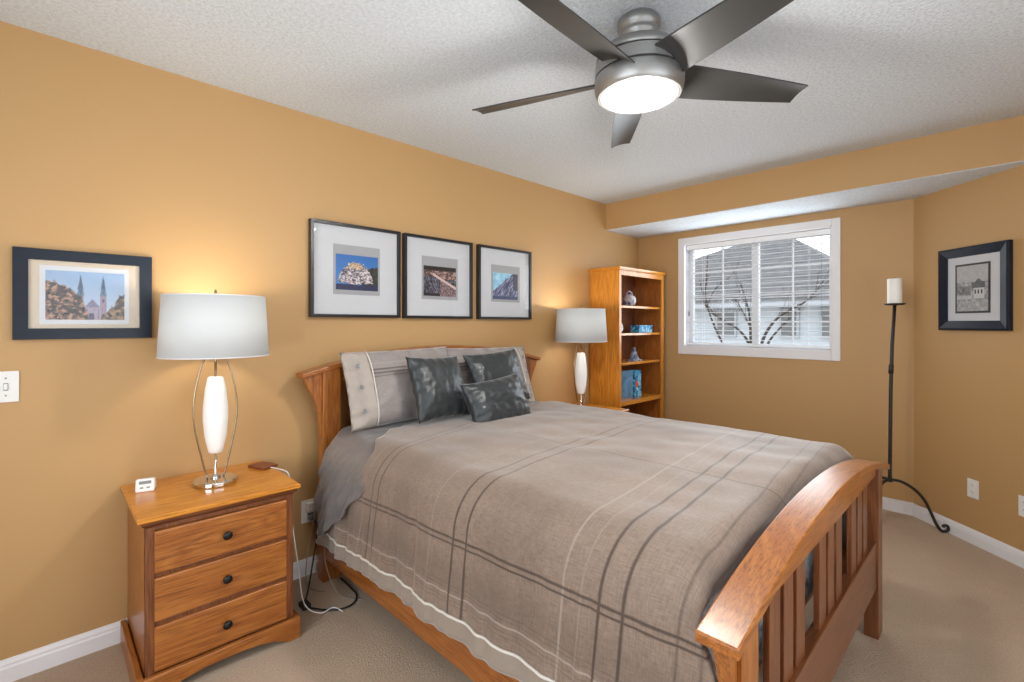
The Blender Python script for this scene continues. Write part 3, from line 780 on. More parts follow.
# ------------------------------------------------------------------ table lamps
def make_lamp(label, loc, group):
    t = thing('table_lamp', label, 'table lamp', loc, 0, group)
    bm = BM(); lathe(bm, [(0, 0), (.080, 0), (.083, .004), (.083, .016), (.079, .020), (.020, .022), (0, .022)], 0, 0, 48)
    obj('base', bm, M_chrome, t, smooth=False, bevel=.001)
    bm = BM(); lathe(bm, [(.0, .022), (.020, .022), (.016, .030), (.007, .036), (.0045, .042), (.0045, .135), (0, .135)], 0, 0, 20); obj('lower_stem', bm, M_chrome, t, smooth=True)
    bm = BM(); lathe(bm, [(0, .128), (.020, .128), (.026, .132), (.030, .150), (.041, .20), (.047, .275), (.046, .325), (.039, .40), (.030, .446), (.024, .452), (0, .452)], 0, 0, 36)
    obj('opal_glass_body', bm, M_lampglass, t, smooth=True)
    bm = BM(); tube(bm, [(0, 0, .450), (0, 0, .60)], .005, 12); lathe(bm, [(0, .585), (.018, .585), (.018, .640), (.010, .650), (0, .650)], 0, 0, 20)
    obj('upper_stem', bm, M_bronze, t, smooth=True)
    # four thin bowed rods
    a = R(40)
    for k in range(2):
        for s in (-1, 1):
            bm = BM(); an = a + k * 0.0
            c, sn = math.cos(R(-5)), math.sin(R(-5))
            if k: continue
            P = spline([(s * .030 * c, s * .030 * sn, .022), (s * .052 * c, s * .052 * sn, .12), (s * .077 * c, s * .077 * sn, .26), (s * .077 * c, s * .077 * sn, .36), (s * .056 * c, s * .056 * sn, .48), (s * .024 * c, s * .024 * sn, .57), (s * .012 * c, s * .012 * sn, .60)], 8)
            tube(bm, P, .0036, 10); obj('bowed_rod', bm, M_bronze, t, smooth=True)
    z0, z1, r0, r1 = .540, .792, .203, .188
    bm = BM(); n = 64
    A = [bm.verts.new((r0 * math.cos(2*math.pi*i/n), r0 * math.sin(2*math.pi*i/n), z0)) for i in range(n)]
    B = [bm.verts.new((r1 * math.cos(2*math.pi*i/n), r1 * math.sin(2*math.pi*i/n), z1)) for i in range(n)]
    for i in range(n): bm.faces.new((A[i], A[(i+1) % n], B[(i+1) % n], B[i]))
    sh = obj('lamp_shade', bm, M_shade, t, smooth=True); s = sh.modifiers.new('s', 'SOLIDIFY'); s.thickness = .0015; s.offset = 0
    for r, z in ((r0, z0), (r1, z1)):
        bm = BM(); P = [(r * math.cos(2*math.pi*i/n), r * math.sin(2*math.pi*i/n), z) for i in range(n + 1)]; tube(bm, P, .0022, 6)
        obj('rim_wire', bm, M_trim, sh)
    bm = BM()
    for k in range(3):
        an = R(120 * k + 15); tube(bm, [(0, 0, z1 - .012), (r1 * math.cos(an), r1 * math.sin(an), z1 - .002)], .0015, 6)
    tube(bm, [(0, 0, .65), (0, 0, z1)], .003, 8)
    obj('shade_spider', bm, M_bronze, sh)
    bm = BM(); lathe(bm, [(0, z1 - .01), (.006, z1 - .01), (.0035, z1 + .005), (.0055, z1 + .015), (.0045, z1 + .028), (0, z1 + .030)], 0, 0, 16); obj('finial', bm, M_bronze, t, smooth=True)
    bm = BM(); lathe(bm, [(0, .65), (.012, .65), (.014, .665), (.030, .69), (.032, .705), (.024, .728), (0, .737)], 0, 0, 20)
    obj('bulb', bm, glow('lit_bulb', (1, .86, .66), 2.0), t, smooth=True)
    return t
LP = ((0.530, 2.345), (3.035, 2.325))
lamp = make_lamp('table lamp with white drum shade and lit opal glass body on the near nightstand', (LP[0][0], LP[0][1], .650), 'matching bedside lamps')
lamp2 = dup(lamp, (LP[1][0], LP[1][1], .650), 'table lamp with white drum shade beside the bookcase, beyond the bed', 'matching bedside lamps')
for (x, y) in LP:
    l = bpy.data.lights.new('lamp_bulb_light', 'POINT'); l.energy = 9.5; l.color = (1.0, .89, .72); l.shadow_soft_size = .045
    o = bpy.data.objects.new('lamp_bulb_light', l); C.objects.link(o); o.location = (x, y, .650 + .765 - .04)
    o.location.z = 1.385

# ------------------------------------------------------------------ things on the nightstand
t = thing('travel_clock', 'small white digital clock on the back left of the near nightstand', 'clock', (.303, 2.435, .650), R(-15))
bm = BM(); strip_prism(bm, [(-.026, 0), (.026, 0)], [(-.010, .050), (.022, .044)], 'x', -.032, .032)
o = obj('body', bm, M_plast, t, bevel=.006, seg=3)
def slab_on(name, x0, x1, k0, k1, off, m):
    # lies on the sloping front of the clock, k from its foot (0) to its top edge (1)
    bm = BM(); y_ = lambda k: -.026 + .016 * k - off; z_ = lambda k: .050 * k + off * .3
    vs = [bm.verts.new((x, y_(k), z_(k))) for x, k in ((x0, k0), (x1, k0), (x1, k1), (x0, k1))]; vb = [bm.verts.new((v.co.x, v.co.y + .003, v.co.z)) for v in vs]
    bm.faces.new(vs); bm.faces.new(vb[::-1])
    for i in range(4): bm.faces.new((vs[i], vb[i], vb[(i+1) % 4], vs[(i+1) % 4]))
    return obj(name, bm, m, t)
slab_on('display', -.020, .020, .60, .82, .0012, M_gplast)
slab_on('button', -.016, -.005, .28, .38, .0016, M_gplast); slab_on('button', .005, .016, .28, .38, .0016, M_gplast)
t = thing('leather_wallet', 'flat chestnut brown leather charging case at the back right of the near nightstand', 'wallet', (.748, 2.445, .650), R(20))
obj('cover', bx(-.038, .038, -.055, .055, 0, .006), M_leather, t, bevel=.002)
obj('flap', bx(-.038, .038, -.055, .055, .0065, .0125), M_leather, t, bevel=.002)
bm = BM(); tube(bm, spline([(.765, 2.392, .656), (.785, 2.350, .654), (.792, 2.30, .656), (.800, 2.27, .648), (.806, 2.262, .60), (.812, 2.25, .42), (.835, 2.24, .22), (.850, 2.21, .06), (.905, 2.17, .013), (.965, 2.17, .013), (.99, 2.12, .006)], 10), .0026, 8)
tag(obj('charging_cord', bm, M_cable_w, smooth=True), 'white cord running from the leather case down to the carpet', 'cord')
bm = BM(); tube(bm, spline([(1.018, YW - .045, .352), (1.010, YW - .085, .345), (1.000, YW - .08, .26), (.965, YW - .10, .12), (.955, YW - .13, .02), (.97, YW - .20, .006), (1.0, YW - .24, .006)], 10), .0026, 8)
tag(obj('outlet_cord', bm, M_cable_g, smooth=True), 'thin grey cord hanging from the outlet beside the headboard post', 'cord')
bm = BM(); tube(bm, spline([(1.019, YW - .036, .305), (1.03, YW - .075, .26), (.985, YW - .11, .06), (.93, YW - .20, .008), (.885, 2.29, .007), (.925, 2.20, .007), (.985, 2.145, .007), (1.05, 2.145, .007), (1.095, 2.20, .007), (1.105, 2.29, .007), (1.11, 2.40, .007)], 10), .0042, 8)
tag(obj('power_cable', bm, M_cable_b, smooth=True), 'black power cable looping over the carpet under the bed rail', 'cord')
bm = BM(); box(bm, .862, .900, 2.255, 2.315, 0.0, .022)
tag(obj('power_brick', bm, M_cable_b, bevel=.004), 'small black power brick on the carpet between nightstand and bed', 'power adapter')
bm = BM(); tube(bm, spline([(1.020, 2.395, .24), (1.018, 2.385, .15), (1.022, 2.34, .07), (1.035, 2.27, .012), (1.06, 2.20, .005), (1.10, 2.15, .005)], 10), .0024, 8)
tag(obj('under_bed_cord', bm, M_cable_g, smooth=True), 'pale grey cord dropping from under the bedding beside the bed rail', 'cord')

# ------------------------------------------------------------------ bed
bed = thing('bed', 'oak mission-style queen bed with arched slatted headboard and footboard', 'bed', (1.80, 1.4, 0))
BX, BY = 1.80, 1.4
def relbed(bm): bmesh.ops.translate(bm, vec=(-BX, -BY, 0), verts=bm.verts); return bm
def arch_piece(x0, x1, ztop, zbot, y0, y1, n=40):
    lo = []; up = []
    for i in range(n + 1):
        x = x0 + (x1 - x0) * i / n; lo.append((x, zbot(x))); up.append((x, ztop(x)))
    bm = BM(); strip_prism(bm, lo, up, 'y', y0, y1); return relbed(bm)
hz = lambda x: 1.190 - .148 * (x - BX) ** 2
fz = lambda x: .820 - .149 * (x - BX) ** 2
# headboard
HY0, HY1 = 2.435, 2.495
obj('headboard_cap', arch_piece(.925, 2.675, hz, lambda x: hz(x) - .024, 2.425, 2.525), oak('x', 'mid'), bed, bevel=.004)
obj('headboard_rail', arch_piece(1.10, 2.50, lambda x: hz(x) - .024, lambda x: hz(x) - .024 - .075, 2.450, 2.480), oak('x', 'mid'), bed)
for s in (-1, 1):
    X = lambda d: BX + s * d
    xs = sorted((X(.675), X(.770)))
    bm = BM(); lo = [(xs[0], 0), (xs[1], 0)]; up = [(xs[0], hz(xs[0]) - .024), (xs[1], hz(xs[1]) - .024)]
    strip_prism(bm, lo, up, 'y', HY0, HY1)
    obj('headboard_post', relbed(bm), oak('z', 'dark' if s > 0 else 'mid'), bed, bevel=.003)  # same oak; the far post's shade is put into a darker tone
    # flared corbel on the outer side of the post
    bm = BM(); ins = []; out = []
    for i in range(13):
        tt = i / 12; z = .74 + (.29) * tt; ins.append((X(.770), z)); out.append((X(.770 + .005 + .085 * tt ** 2.6), z))
    zt = hz(X(.85)) - .024
    ins[-1] = (X(.770), hz(X(.770)) - .024); out[-1] = (X(.862), zt)
    strip_prism(bm, ins, out, 'y', HY0 + .012, HY1 - .012)
    obj('corbel', relbed(bm), oak('z', 'mid'), bed, bevel=.002)
obj('headboard_lower_rail', relbed(bx(1.10, 2.50, 2.45, 2.48, .42, .60)), oak('x', 'dark'), bed)
for g in (1.365, 1.80, 2.235):
    for k in (-1, 0, 1):
        x = g + k * .103
        bm = BM(); lo = [(x - .036, .59), (x + .036, .59)]; up = [(x - .036, hz(x - .036) - .095), (x + .036, hz(x + .036) - .095)]
        strip_prism(bm, lo, up, 'y', 2.458, 2.472); obj('headboard_slat', relbed(bm), oak('z', 'mid'), bed, bevel=.001)
# footboard
obj('footboard_cap', arch_piece(.938, 2.662, fz, lambda x: fz(x) - .024, .348, .434), oak('x', 'mid', .30), bed, bevel=.004, seg=3)
FY0, FY1 = .365, .417
apr = lambda x: .668 + .032 * ((x - BX) / .8) ** 2
obj('footboard_apron', arch_piece(1.09, 2.51, lambda x: fz(x) - .024, lambda x: min(fz(x) - .045, .690), .375, .407), oak('x', 'mid'), bed)
for s in (-1, 1):
    X = lambda d: BX + s * d
    xs = sorted((X(.705), X(.795)))
    bm = BM(); strip_prism(bm, [(xs[0], 0), (xs[1], 0)], [(xs[0], fz(xs[0]) - .024), (xs[1], fz(xs[1]) - .024)], 'y', FY0, FY1)
    obj('footboard_post', relbed(bm), oak('z', 'mid' if s < 0 else 'dark'), bed, bevel=.003)  # one wood for both posts, shade on the far one coloured in
    bm = BM(); ins = []; out = []
    for i in range(13):
        tt = i / 12; z = .46 + .22 * tt; ins.append((X(.795), z)); out.append((X(.795 + .004 + .050 * tt ** 2.4), z))
    ins[-1] = (X(.795), fz(X(.795)) - .024); out[-1] = (X(.849), fz(X(.849)) - .024)
    strip_prism(bm, ins, out, 'y', FY0 + .010, FY1 - .010); obj('corbel', relbed(bm), oak('z', 'mid'), bed, bevel=.002)
obj('footboard_lower_rail', relbed(bx(1.09, 2.51, .372, .410, .215, .412)), oak('x', 'dark'), bed, bevel=.003)
for g in (1.365, 1.80, 2.235):
    for k in (-1, 0, 1):
        x = g + k * .105
        bm = BM(); lo = [(x - .038, .405), (x + .038, .405)]; up = [(x - .038, .695), (x + .038, .695)]
        strip_prism(bm, lo, up, 'y', .383, .399); obj('footboard_slat', relbed(bm), oak('z', 'dark'), bed, bevel=.0015)
# side rails
for s in (-1, 1):
    X = sorted((BX + s * .735, BX + s * .765))
    obj('side_rail', relbed(bx(X[0], X[1], .417, 2.435, .125, .320)), oak('y', 'mid'), bed, bevel=.003)
bm = BM()
for k in range(9): y = .55 + k * .22; box(bm, BX - .735, BX + .735, y, y + .08, .205, .225)
obj('support_slats', relbed(bm), oak('x', 'dark'), bed)

# mattress (blue patterned quilted cover seen between the footboard slats)
def quilt_mat():
    m, n, l, b = new_mat('blue_quilted_ticking')
    v = coords(n, l); f = noise_tex(n, l, v, 14, 3, .6, 1.2)
    l.new(ramp(n, l, f, [(0.35, (0.05, 0.065, 0.10)), (0.5, (0.22, 0.25, 0.27)), (0.65, (0.40, 0.40, 0.38))]), b.inputs['Base Color'])
    b.inputs['Roughness'].default_value = .8
    vo = n.new('ShaderNodeTexVoronoi'); vo.inputs['Scale'].default_value = 18; l.new(v, vo.inputs['Vector'])
    bump(n, l, b, vo.outputs['Distance'], .5, .01); return m
mt = obj('mattress', bx(1.16, 2.44, .53, 2.39, .226, .72), quilt_mat(), bevel=.05, seg=5)
tag(mt, 'mattress with blue-grey quilted side glimpsed between the footboard slats', 'mattress')

# duvet
FLAT, RAD = .655, .165
ARC = RAD * math.pi / 2
def cross(S, extra=0.0):
    """arc position S (negative: near side) -> (dx, z, side amount)"""
    a = abs(S); s = -1 if S < 0 else 1
    top = .803
    if a < FLAT: return s * a, top + .012 * (1 - (a / FLAT) ** 2), 0.0, Vector((0, 0, 1))
    if a < FLAT + ARC:
        th = (a - FLAT) / RAD
        return s * (FLAT + RAD * math.sin(th)), top - RAD * (1 - math.cos(th)), th / (math.pi / 2), Vector((s * math.sin(th), 0, math.cos(th)))
    d = a - FLAT - ARC
    return s * (FLAT + RAD + .02 * min(1, d / .3)), top - RAD - d, 1.0, Vector((s, 0, 0))
def head_edge(u):
    """y of the head end of the duvet at cloth coordinate u"""
    a = -u
    pts = [(-2, 2.12), (.3, 2.14), (.55, 2.13), (.70, 2.02), (.80, 1.92), (.93, 1.94), (1.06, 2.06), (1.17, 2.20), (1.30, 2.36)]
    if u > 0: return 2.14
    for (a0_, y0), (a1_, y1) in zip(pts, pts[1:]):
        if a <= a1_:
            t_ = (a - a0_) / (a1_ - a0_); t_ = t_ * t_ * (3 - 2 * t_); return y0 + (y1 - y0) * t_
    return pts[-1][1]
def duvet_point(u, y):
    sh = .072 * (2.37 - y) / 1.7
    S = u + sh
    dx, z, side, nrm = cross(S)
    Y = y
    near = u < 0
    # foot end tucked inside the footboard
    yf = .535
    drop = max(0.0, yf - y)
    topw = 1 - min(1.0, max(0.0, (side - .25) / .75))
    if drop > 0:
        r = .075; th = min(drop / r, math.pi / 2)
        yy = yf - r * math.sin(th) ; zz = r * (1 - math.cos(th)) + max(0, drop - r * math.pi / 2)
        Y = y * (1 - topw) + yy * topw if True else y
        Y = max(Y, .452 - .038 * (1 - topw)); z -= zz * topw
    # puffiness and folds
    p = Vector((dx, Y, 0))
    puff = .010 * noise.noise(Vector((dx * 3.1, y * 2.7, 3.3))) + .006 * noise.noise(Vector((dx * 8, y * 7, 1.3)))
    fold = 0.0
    if side > 0.5:
        d = max(0, abs(S) - FLAT - ARC * .6)
        amp = min(1, d / .35)
        q = y * 9 + .9 * noise.noise(Vector((y * 2.3, z * 1.0, 5)))
        fold = amp * (.007 * math.sin(q * 2.1) + .014 * noise.noise(Vector((y * 11, z * 1.4, 7.7))) + .007 * noise.noise(Vector((y * 30, z * 2, 1))) + .0045 * math.sin((y + .25 * z) * 48 + 6 * noise.noise(Vector((y * 3.3, z * 2.5, 11)))) * max(0, .4 + noise.noise(Vector((y * 5, z * 3, 6)))))
        # pinched pleats towards the hem
        fold += amp * .0018 * math.sin(y * 95 + 3 * noise.noise(Vector((y * 4, 0, 2)))) * min(1, d / .40)
    P = Vector((BX + dx, Y, z)) + nrm * (puff + fold)
    if topw > .5 and drop > 0: P.y = max(P.y, .452)
    return P
def hem_u(y): return -1.30
def cloth_v(u, y):
    t_ = min(1, max(0, (y - 1.4) / .6)); k_ = .09 + .26 * t_ * t_ * (3 - 2 * t_)
    return y - k_ * max(-.7, min(.7, u)) + .6 * k_ * min(0, u + .8)
def make_sheet(us, ys_fn, ptfn, nv, uvfn=lambda u, y: y):
    bm = bmesh.new(); uvl = bm.loops.layers.uv.new('cloth'); G = []; UV = {}
    for u in us:
        row = []
        y0, y1 = ys_fn(u)
        for j in range(nv + 1):
            y = y0 + (y1 - y0) * j / nv; v = bm.verts.new(ptfn(u, y)); UV[v] = (u, uvfn(u, y)); row.append(v)
        G.append(row)
    for a, b in zip(G, G[1:]):
        for j in range(nv):
            f = bm.faces.new((a[j], a[j+1], b[j+1], b[j]))
            for lp in f.loops: lp[uvl].uv = UV[lp.vert]
    return bm
us = [-1.30 + 2.55 * i / 190 for i in range(191)]
bm = make_sheet(us, lambda u: (.36 + .098 * min(1, max(0, (abs(u) - .62) / .35)) - .044 * min(1, max(0, (abs(u) - .94) / .1)), head_edge(u)), duvet_point, 170, cloth_v)
dv = obj('duvet', bm, M_duvet, smooth=True)
for v in (): pass
s = dv.modifiers.new('solid', 'SOLIDIFY'); s.thickness = .022; s.offset = -1; s.use_rim = True
tag(dv, 'taupe plaid duvet with dark brown check lines spread over the bed', 'duvet')
bm = BM(); P = []
for i in range(121):
    y = .462 + (head_edge(-1.23) - .467) * i / 120; p = duvet_point(-1.232, y); P.append(p + Vector((-.0025, 0, 0)))
tube(bm, P, .0045, 8); obj('piping', bm, M_piping, dv, smooth=True, label='off-white piping line above the hem')

# grey satin sheet: turned down at the head, with its corner hanging beside the post
def sheet_pt(u, y):
    dx, z, side, nrm = cross(u + .01)
    lift = -.012
    w = 0
    if side > .3:
        d = max(0, -u - FLAT - ARC * .5); w = min(1, d / .3)
        lift += w * (.034 + .006 * math.sin((y - .55 * d) * 105 + 5 * noise.noise(Vector((y * 6, d * 5, 9)))) + .026 * noise.noise(Vector(((y - .5 * d) * 20, z * 6, 4))) + .010 * noise.noise(Vector(((y - .3 * d) * 50, z * 14, 8))))
        lift += .012 * math.sin(min(1, max(0, d / .45)) * math.pi) * max(0, min(1, (y - 2.0) / .2))
    else: lift += .006 * noise.noise(Vector((dx * 9, y * 12, 1)))
    P = Vector((BX + dx, y, z)) + nrm * lift
    return P
def sheet_rng(u):
    a = -u
    t2 = min(1, max(0, (a - .55) / .35)); hi = 2.415 - .105 * t2 * t2 * (3 - 2 * t2)
    if a < .9: return (head_edge(u) - .06, hi)
    lo = min(head_edge(u) - .05, 2.19)
    t_ = (a - .9) / .345
    # rounded lower tip
    if t_ > .60:
        q = min(1, (t_ - .60) / .40); half = math.sqrt(max(0.0, 1 - q * q)); mid = 2.275; lo = mid - (mid - lo) * half; hi = mid + (hi - mid) * half
    return (lo, hi)
us2 = [-1.245 + 2.24 * i / 150 for i in range(151)]
bm = make_sheet(us2, sheet_rng, sheet_pt, 48)
sh_ = obj('bed_sheet', bm, M_sheet, smooth=True); s = sh_.modifiers.new('solid', 'SOLIDIFY'); s.thickness = .006; s.offset = -1
tag(sh_, 'pale grey satin sheet showing below the pillows and hanging in folds beside the headboard post', 'sheet')

# ------------------------------------------------------------------ pillows
def cushion_bm(w, h, t, pw=2.6, seed=0, wr=.006, nx=44, nz=34, flange=0.0, pinch=.03, sag=0.0):
    bm = bmesh.new(); uvl = bm.loops.layers.uv.new('cloth'); layers = []
    for side in (-1, 1):
        G = []
        for i in range(nx + 1):
            row = []
            for j in range(nz + 1):
                a = 2 * i / nx - 1; b = 2 * j / nz - 1
                e = (max(0, 1 - abs(a) ** pw) * max(0, 1 - abs(b) ** pw)) ** .55
                if flange and a < -1 + flange:   # flat flange at the left end
                    e *= max(0, (a + 1) / flange) ** 1.5 * .6 + .10
                # outline draws in between the corners
                x = a * w / 2 * (1 - pinch * (1 - b * b) * abs(a)); z = b * h / 2 * (1 - pinch * (1 - a * a) * abs(b))
                z -= sag * (1 - b * b) * .0
                nn = noise.noise(Vector((a * 2.2 + seed, b * 2.0, side + seed * 1.7))) + .6 * noise.noise(Vector((a * 6 + seed, b * 6, side * 2)))
                edgew = min(1, 2.2 * (1 - max(abs(a), abs(b))))
                crease = wr * nn * (0.4 + edgew) + wr * .7 * (1 - edgew) * math.sin((a if abs(b) > abs(a) else b) * 17 + seed + 2 * noise.noise(Vector((a * 3, b * 3, seed)))) * (1 if e > 0 else 0)
                y = side * (t / 2 * e) + crease * (1 if e > .02 else 0)
                row.append((bm.verts.new((x, y, z)), ((i / nx), (j / nz))))
            G.append(row)
        layers.append(G)
        for i in range(nx):
            for j in range(nz):
                q = [G[i][j], G[i+1][j], G[i+1][j+1], G[i][j+1]]
                if side > 0: q = q[::-1]
                f = bm.faces.new([k[0] for k in q])
                for lp, k in zip(f.loops, q): lp[uvl].uv = k[1]
    bmesh.ops.remove_doubles(bm, verts=bm.verts, dist=.0008)
    return bm
def place(o, loc, tilt, yaw=0, roll=0):
    o.rotation_mode = 'XYZ'
    Mx = Matrix.Rotation(yaw, 4, 'Z') @ Matrix.Rotation(tilt, 4, 'X') @ Matrix.Rotation(roll, 4, 'Y')
    o.matrix_world = Matrix.Translation(loc) @ Mx
def make_sham(label, loc, tilt, yaw, roll, seed, w=.70, flip=False):
    t = thing('pillow_sham', label, 'pillow', (0, 0, 0)); h = .40; th = .15
    bm = cushion_bm(w, h, th, 3.0, seed, .011, flange=.22)
    bm.faces.ensure_lookup_table()
    for f in bm.faces:
        if f.calc_center_median().x < -w/2 + .125: f.material_index = 1
    if flip: bmesh.ops.scale(bm, vec=(-1, 1, 1), verts=bm.verts)
    obj('pillow_body', bm, [M_sham, M_border], t, smooth=True)
    sx = -1 if flip else 1
    def front(x, z):
        a = x / (w / 2); b = z / (h / 2); e = (max(0, 1 - abs(a) ** 3) * max(0, 1 - abs(b) ** 3)) ** .55
        if a < -1 + .22: e *= max(0, (a + 1) / .22) ** 1.5 * .6 + .10
        return -(th / 2 * e)
    bm = BM(); P = []
    for k in range(25):
        z = -h/2 * .97 + h * .97 * k / 24; x = -w/2 + .128; P.append((sx * x, front(x, z) - .006, z))
    tube(bm, P, .0035, 8); obj('piping', bm, M_piping, t, smooth=True)
    for z in (-.115, .005, .115):
        x = -w/2 + .070
        bm = BM(); lathe(bm, [(0, 0), (.011, 0), (.012, .002), (.011, .005), (.006, .0035), (0, .0035)], 0, 0, 20)
        bmesh.ops.rotate(bm, matrix=Matrix.Rotation(R(90), 3, 'X'), verts=bm.verts); bmesh.ops.translate(bm, vec=(sx * x, front(x, z) - .006, z), verts=bm.verts)
        obj('button', bm, M_gplast, t)
    place(t, loc, tilt, yaw, roll); return t
make_sham('plaid pillow sham with buttoned beige border at the headboard end nearest the near nightstand', (1.415, 2.29, .995), R(-18), R(0), R(-1), 1.0, .67)
make_sham('plaid pillow sham leaning on the headboard behind the upright black cushions, near the bookcase', (2.075, 2.305, .985), R(-18), R(0), R(1), 4.0, .70, True)
def make_black(label, loc, w, h, th, tilt, yaw, roll, seed):
    bm = cushion_bm(w, h, th, 2.4, seed, .006, pinch=.07)
    o = obj('throw_cushion', bm, M_black_satin, smooth=True)
    tag(o, label, 'cushion', 'black satin cushions'); place(o, loc, tilt, yaw, roll)
    return o
make_black('square black satin cushion leaning on the buttoned sham', (1.520, 2.110, .988), .37, .35, .14, R(-20), R(8), R(2), 2.0)
make_black('black satin cushion partly hidden behind the smaller oblong one', (1.985, 2.150, 1.000), .42, .34, .12, R(-22), R(-4), R(-4), 6.0)
make_black('smallest oblong black satin cushion lying in front of the other two', (1.800, 1.950, .898), .43, .27, .14, R(-24), R(-2), R(-5), 9.0)

# ------------------------------------------------------------------ bookcase
bc = thing('bookcase', 'tall open oak bookcase with shelves in the far corner', 'bookcase', (3.875, 2.43, 0))
bx0, bx1, by0_, by1_ = 3.480, 4.238, 2.262, 2.570
def relc(bm): bmesh.ops.translate(bm, vec=(-3.875, -2.43, 0), verts=bm.verts); return bm
for x0, x1 in ((bx0, bx0 + .020), (bx1 - .020, bx1)):
    obj('side_panel', relc(bx(x0, x1, by0_ + .018, by1_, 0, 1.79)), oak('z', 'gold' if x0 < 3.8 else 'mid'), bc)  # one stain: lamplight on the left panel, shade on the right, painted as tones
obj('back_panel', relc(bx(bx0 + .020, bx1 - .020, by1_ - .008, by1_, .05, 1.79)), oak('z', 'dark'), bc)
bm = BM(); rings = []
for ov, z in ((.004, 1.785), (.010, 1.792), (.014, 1.800), (.014, 1.812), (.010, 1.816)):
    rings.append([bm.verts.new(p) for p in ((bx0 - ov, by0_ - ov, z), (bx1 + ov, by0_ - ov, z), (bx1 + ov, by1_, z), (bx0 - ov, by1_, z))])
for a, b in zip(rings, rings[1:]):
    for k in range(4): bm.faces.new((a[k], a[(k+1) % 4], b[(k+1) % 4], b[k]))
bm.faces.new(rings[0][::-1]); bm.faces.new(rings[-1])
obj('top', relc(bm), oak('x', 'gold'), bc)
bm = BM(); box(bm, bx0, bx0 + .032, by0_, by0_ + .018, 0, 1.785); box(bm, bx1 - .040, bx1, by0_, by0_ + .018, 0, 1.785); box(bm, bx0 + .032, bx1 - .040, by0_, by0_ + .018, 1.745, 1.785)
box(bm, bx0 + .032, bx1 - .040, by0_, by0_ + .018, 0, .08)
obj('face_frame', relc(bm), oak('z', 'gold'), bc, bevel=.0015)
SH = (1.487, 1.247, .990, .660, .36, .08)
for i, z in enumerate(SH):
    th = .034 if i == 3 else .020
    obj('shelf', relc(bx(bx0 + .020, bx1 - .020, by0_ + (.002 if i == 3 else .022), by1_ - .008, z - th, z)), oak('x', 'gold'), bc, bevel=.0015)

def dapple(name, c1, c2, c3, scale=30, rough=.35):
    m, n, l, b = new_mat(name); v = coords(n, l); f = noise_tex(n, l, v, scale, 3, .6, .6)
    l.new(ramp(n, l, f, [(0.38, c1), (0.5, c2), (0.62, c3)]), b.inputs['Base Color']); b.inputs['Roughness'].default_value = rough; return m
M_pot = dapple('blue_white_glaze', (0.06, 0.10, 0.28), (0.45, 0.45, 0.50), (0.62, 0.60, 0.58), 22, .2)
M_bluebox = dapple('turquoise_patterned_tin', (0.01, 0.07, 0.20), (0.03, 0.26, 0.48), (0.35, 0.62, 0.75), 26)
M_bluecover = dapple('blue_book_cover', (0.06, 0.16, 0.30), (0.10, 0.24, 0.40), (0.16, 0.32, 0.48), 8, .5)
M_figure = dapple('grey_blue_figurine_glaze', (0.03, 0.05, 0.12), (0.15, 0.19, 0.28), (0.40, 0.44, 0.50), 30, .4)
M_orange = plain('orange_print', (0.60, 0.10, 0.03), .5)
# pot on the top shelf
t = thing('ceramic_pot', 'round blue and white ceramic pot with a looped handle on the top shelf', 'pot', (3.865, 2.405, SH[0]))
bm = BM(); lathe(bm, [(0, 0), (.030, 0), (.050, .018), (.062, .048), (.060, .075), (.045, .098), (.026, .106), (0, .108)], 0, 0, 32); obj('body', bm, M_pot, t, smooth=True)
bm = BM(); lathe(bm, [(0, .106), (.010, .107), (.012, .115), (.006, .120), (0, .121)], 0, 0, 16); obj('lid_knob', bm, M_pot, t, smooth=True)
bm = BM(); tube(bm, spline([(-.048, 0, .090), (-.040, 0, .125), (0, 0, .140), (.040, 0, .125), (.048, 0, .090)], 8), .004, 8); obj('handle', bm, M_pot, t, smooth=True)
# second shelf
t = thing('ceramic_plate', 'small pale blue plate standing upright at the left of the second shelf', 'plate', (3.600, 2.42, SH[1]))
bm = BM(); lathe(bm, [(0, 0), (.030, 0), (.050, .008), (.058, .012), (.058, .015), (.048, .011), (.028, .004), (0, .004)], 0, 0, 36)
bmesh.ops.rotate(bm, matrix=Matrix.Rotation(R(72), 3, 'X'), verts=bm.verts); bmesh.ops.translate(bm, vec=(0, 0, .058), verts=bm.verts)
obj('dish', bm, dapple('pale_blue_glaze', (.25, .40, .52), (.45, .60, .70), (.62, .74, .80), 18), t, smooth=True)
obj('stand', bx(-.03, .03, -.025, .025, 0, .006), M_black, t, bevel=.002)
t.location.x = 3.690
t.rotation_euler = (0, 0, R(-8))
t = thing('patterned_tin', 'long turquoise patterned box lying on the second shelf', 'box', (4.010, 2.365, SH[1]), R(3))
obj('box_body', bx(-.125, .125, -.045, .045, 0, .052), M_bluebox, t, bevel=.003); obj('lid', bx(-.127, .127, -.047, .047, .052, .070), M_bluebox, t, bevel=.003)
# third shelf figurine: a slanted sail-like sculpture
bm = BM(); rnd = random.Random(3)
strip_prism(bm, [(-.055, 0), (-.03, 0), (0, 0), (.03, 0), (.060, 0)], [(-.048, .03), (-.030, .060), (-.004, .128), (.022, .050), (.052, .012)], 'y', -.018, .018)
box(bm, -.075, .075, -.028, .028, 0, .010)
bmesh.ops.translate(bm, vec=(0, 0, 0), verts=bm.verts)
o = obj('figurine', bm, M_figure, bevel=.005, seg=3); o.location = (3.925, 2.39, SH[2]); o.rotation_euler = (0, 0, R(-20))
tag(o, 'small pointed grey-blue figurine standing on the third shelf', 'figurine')
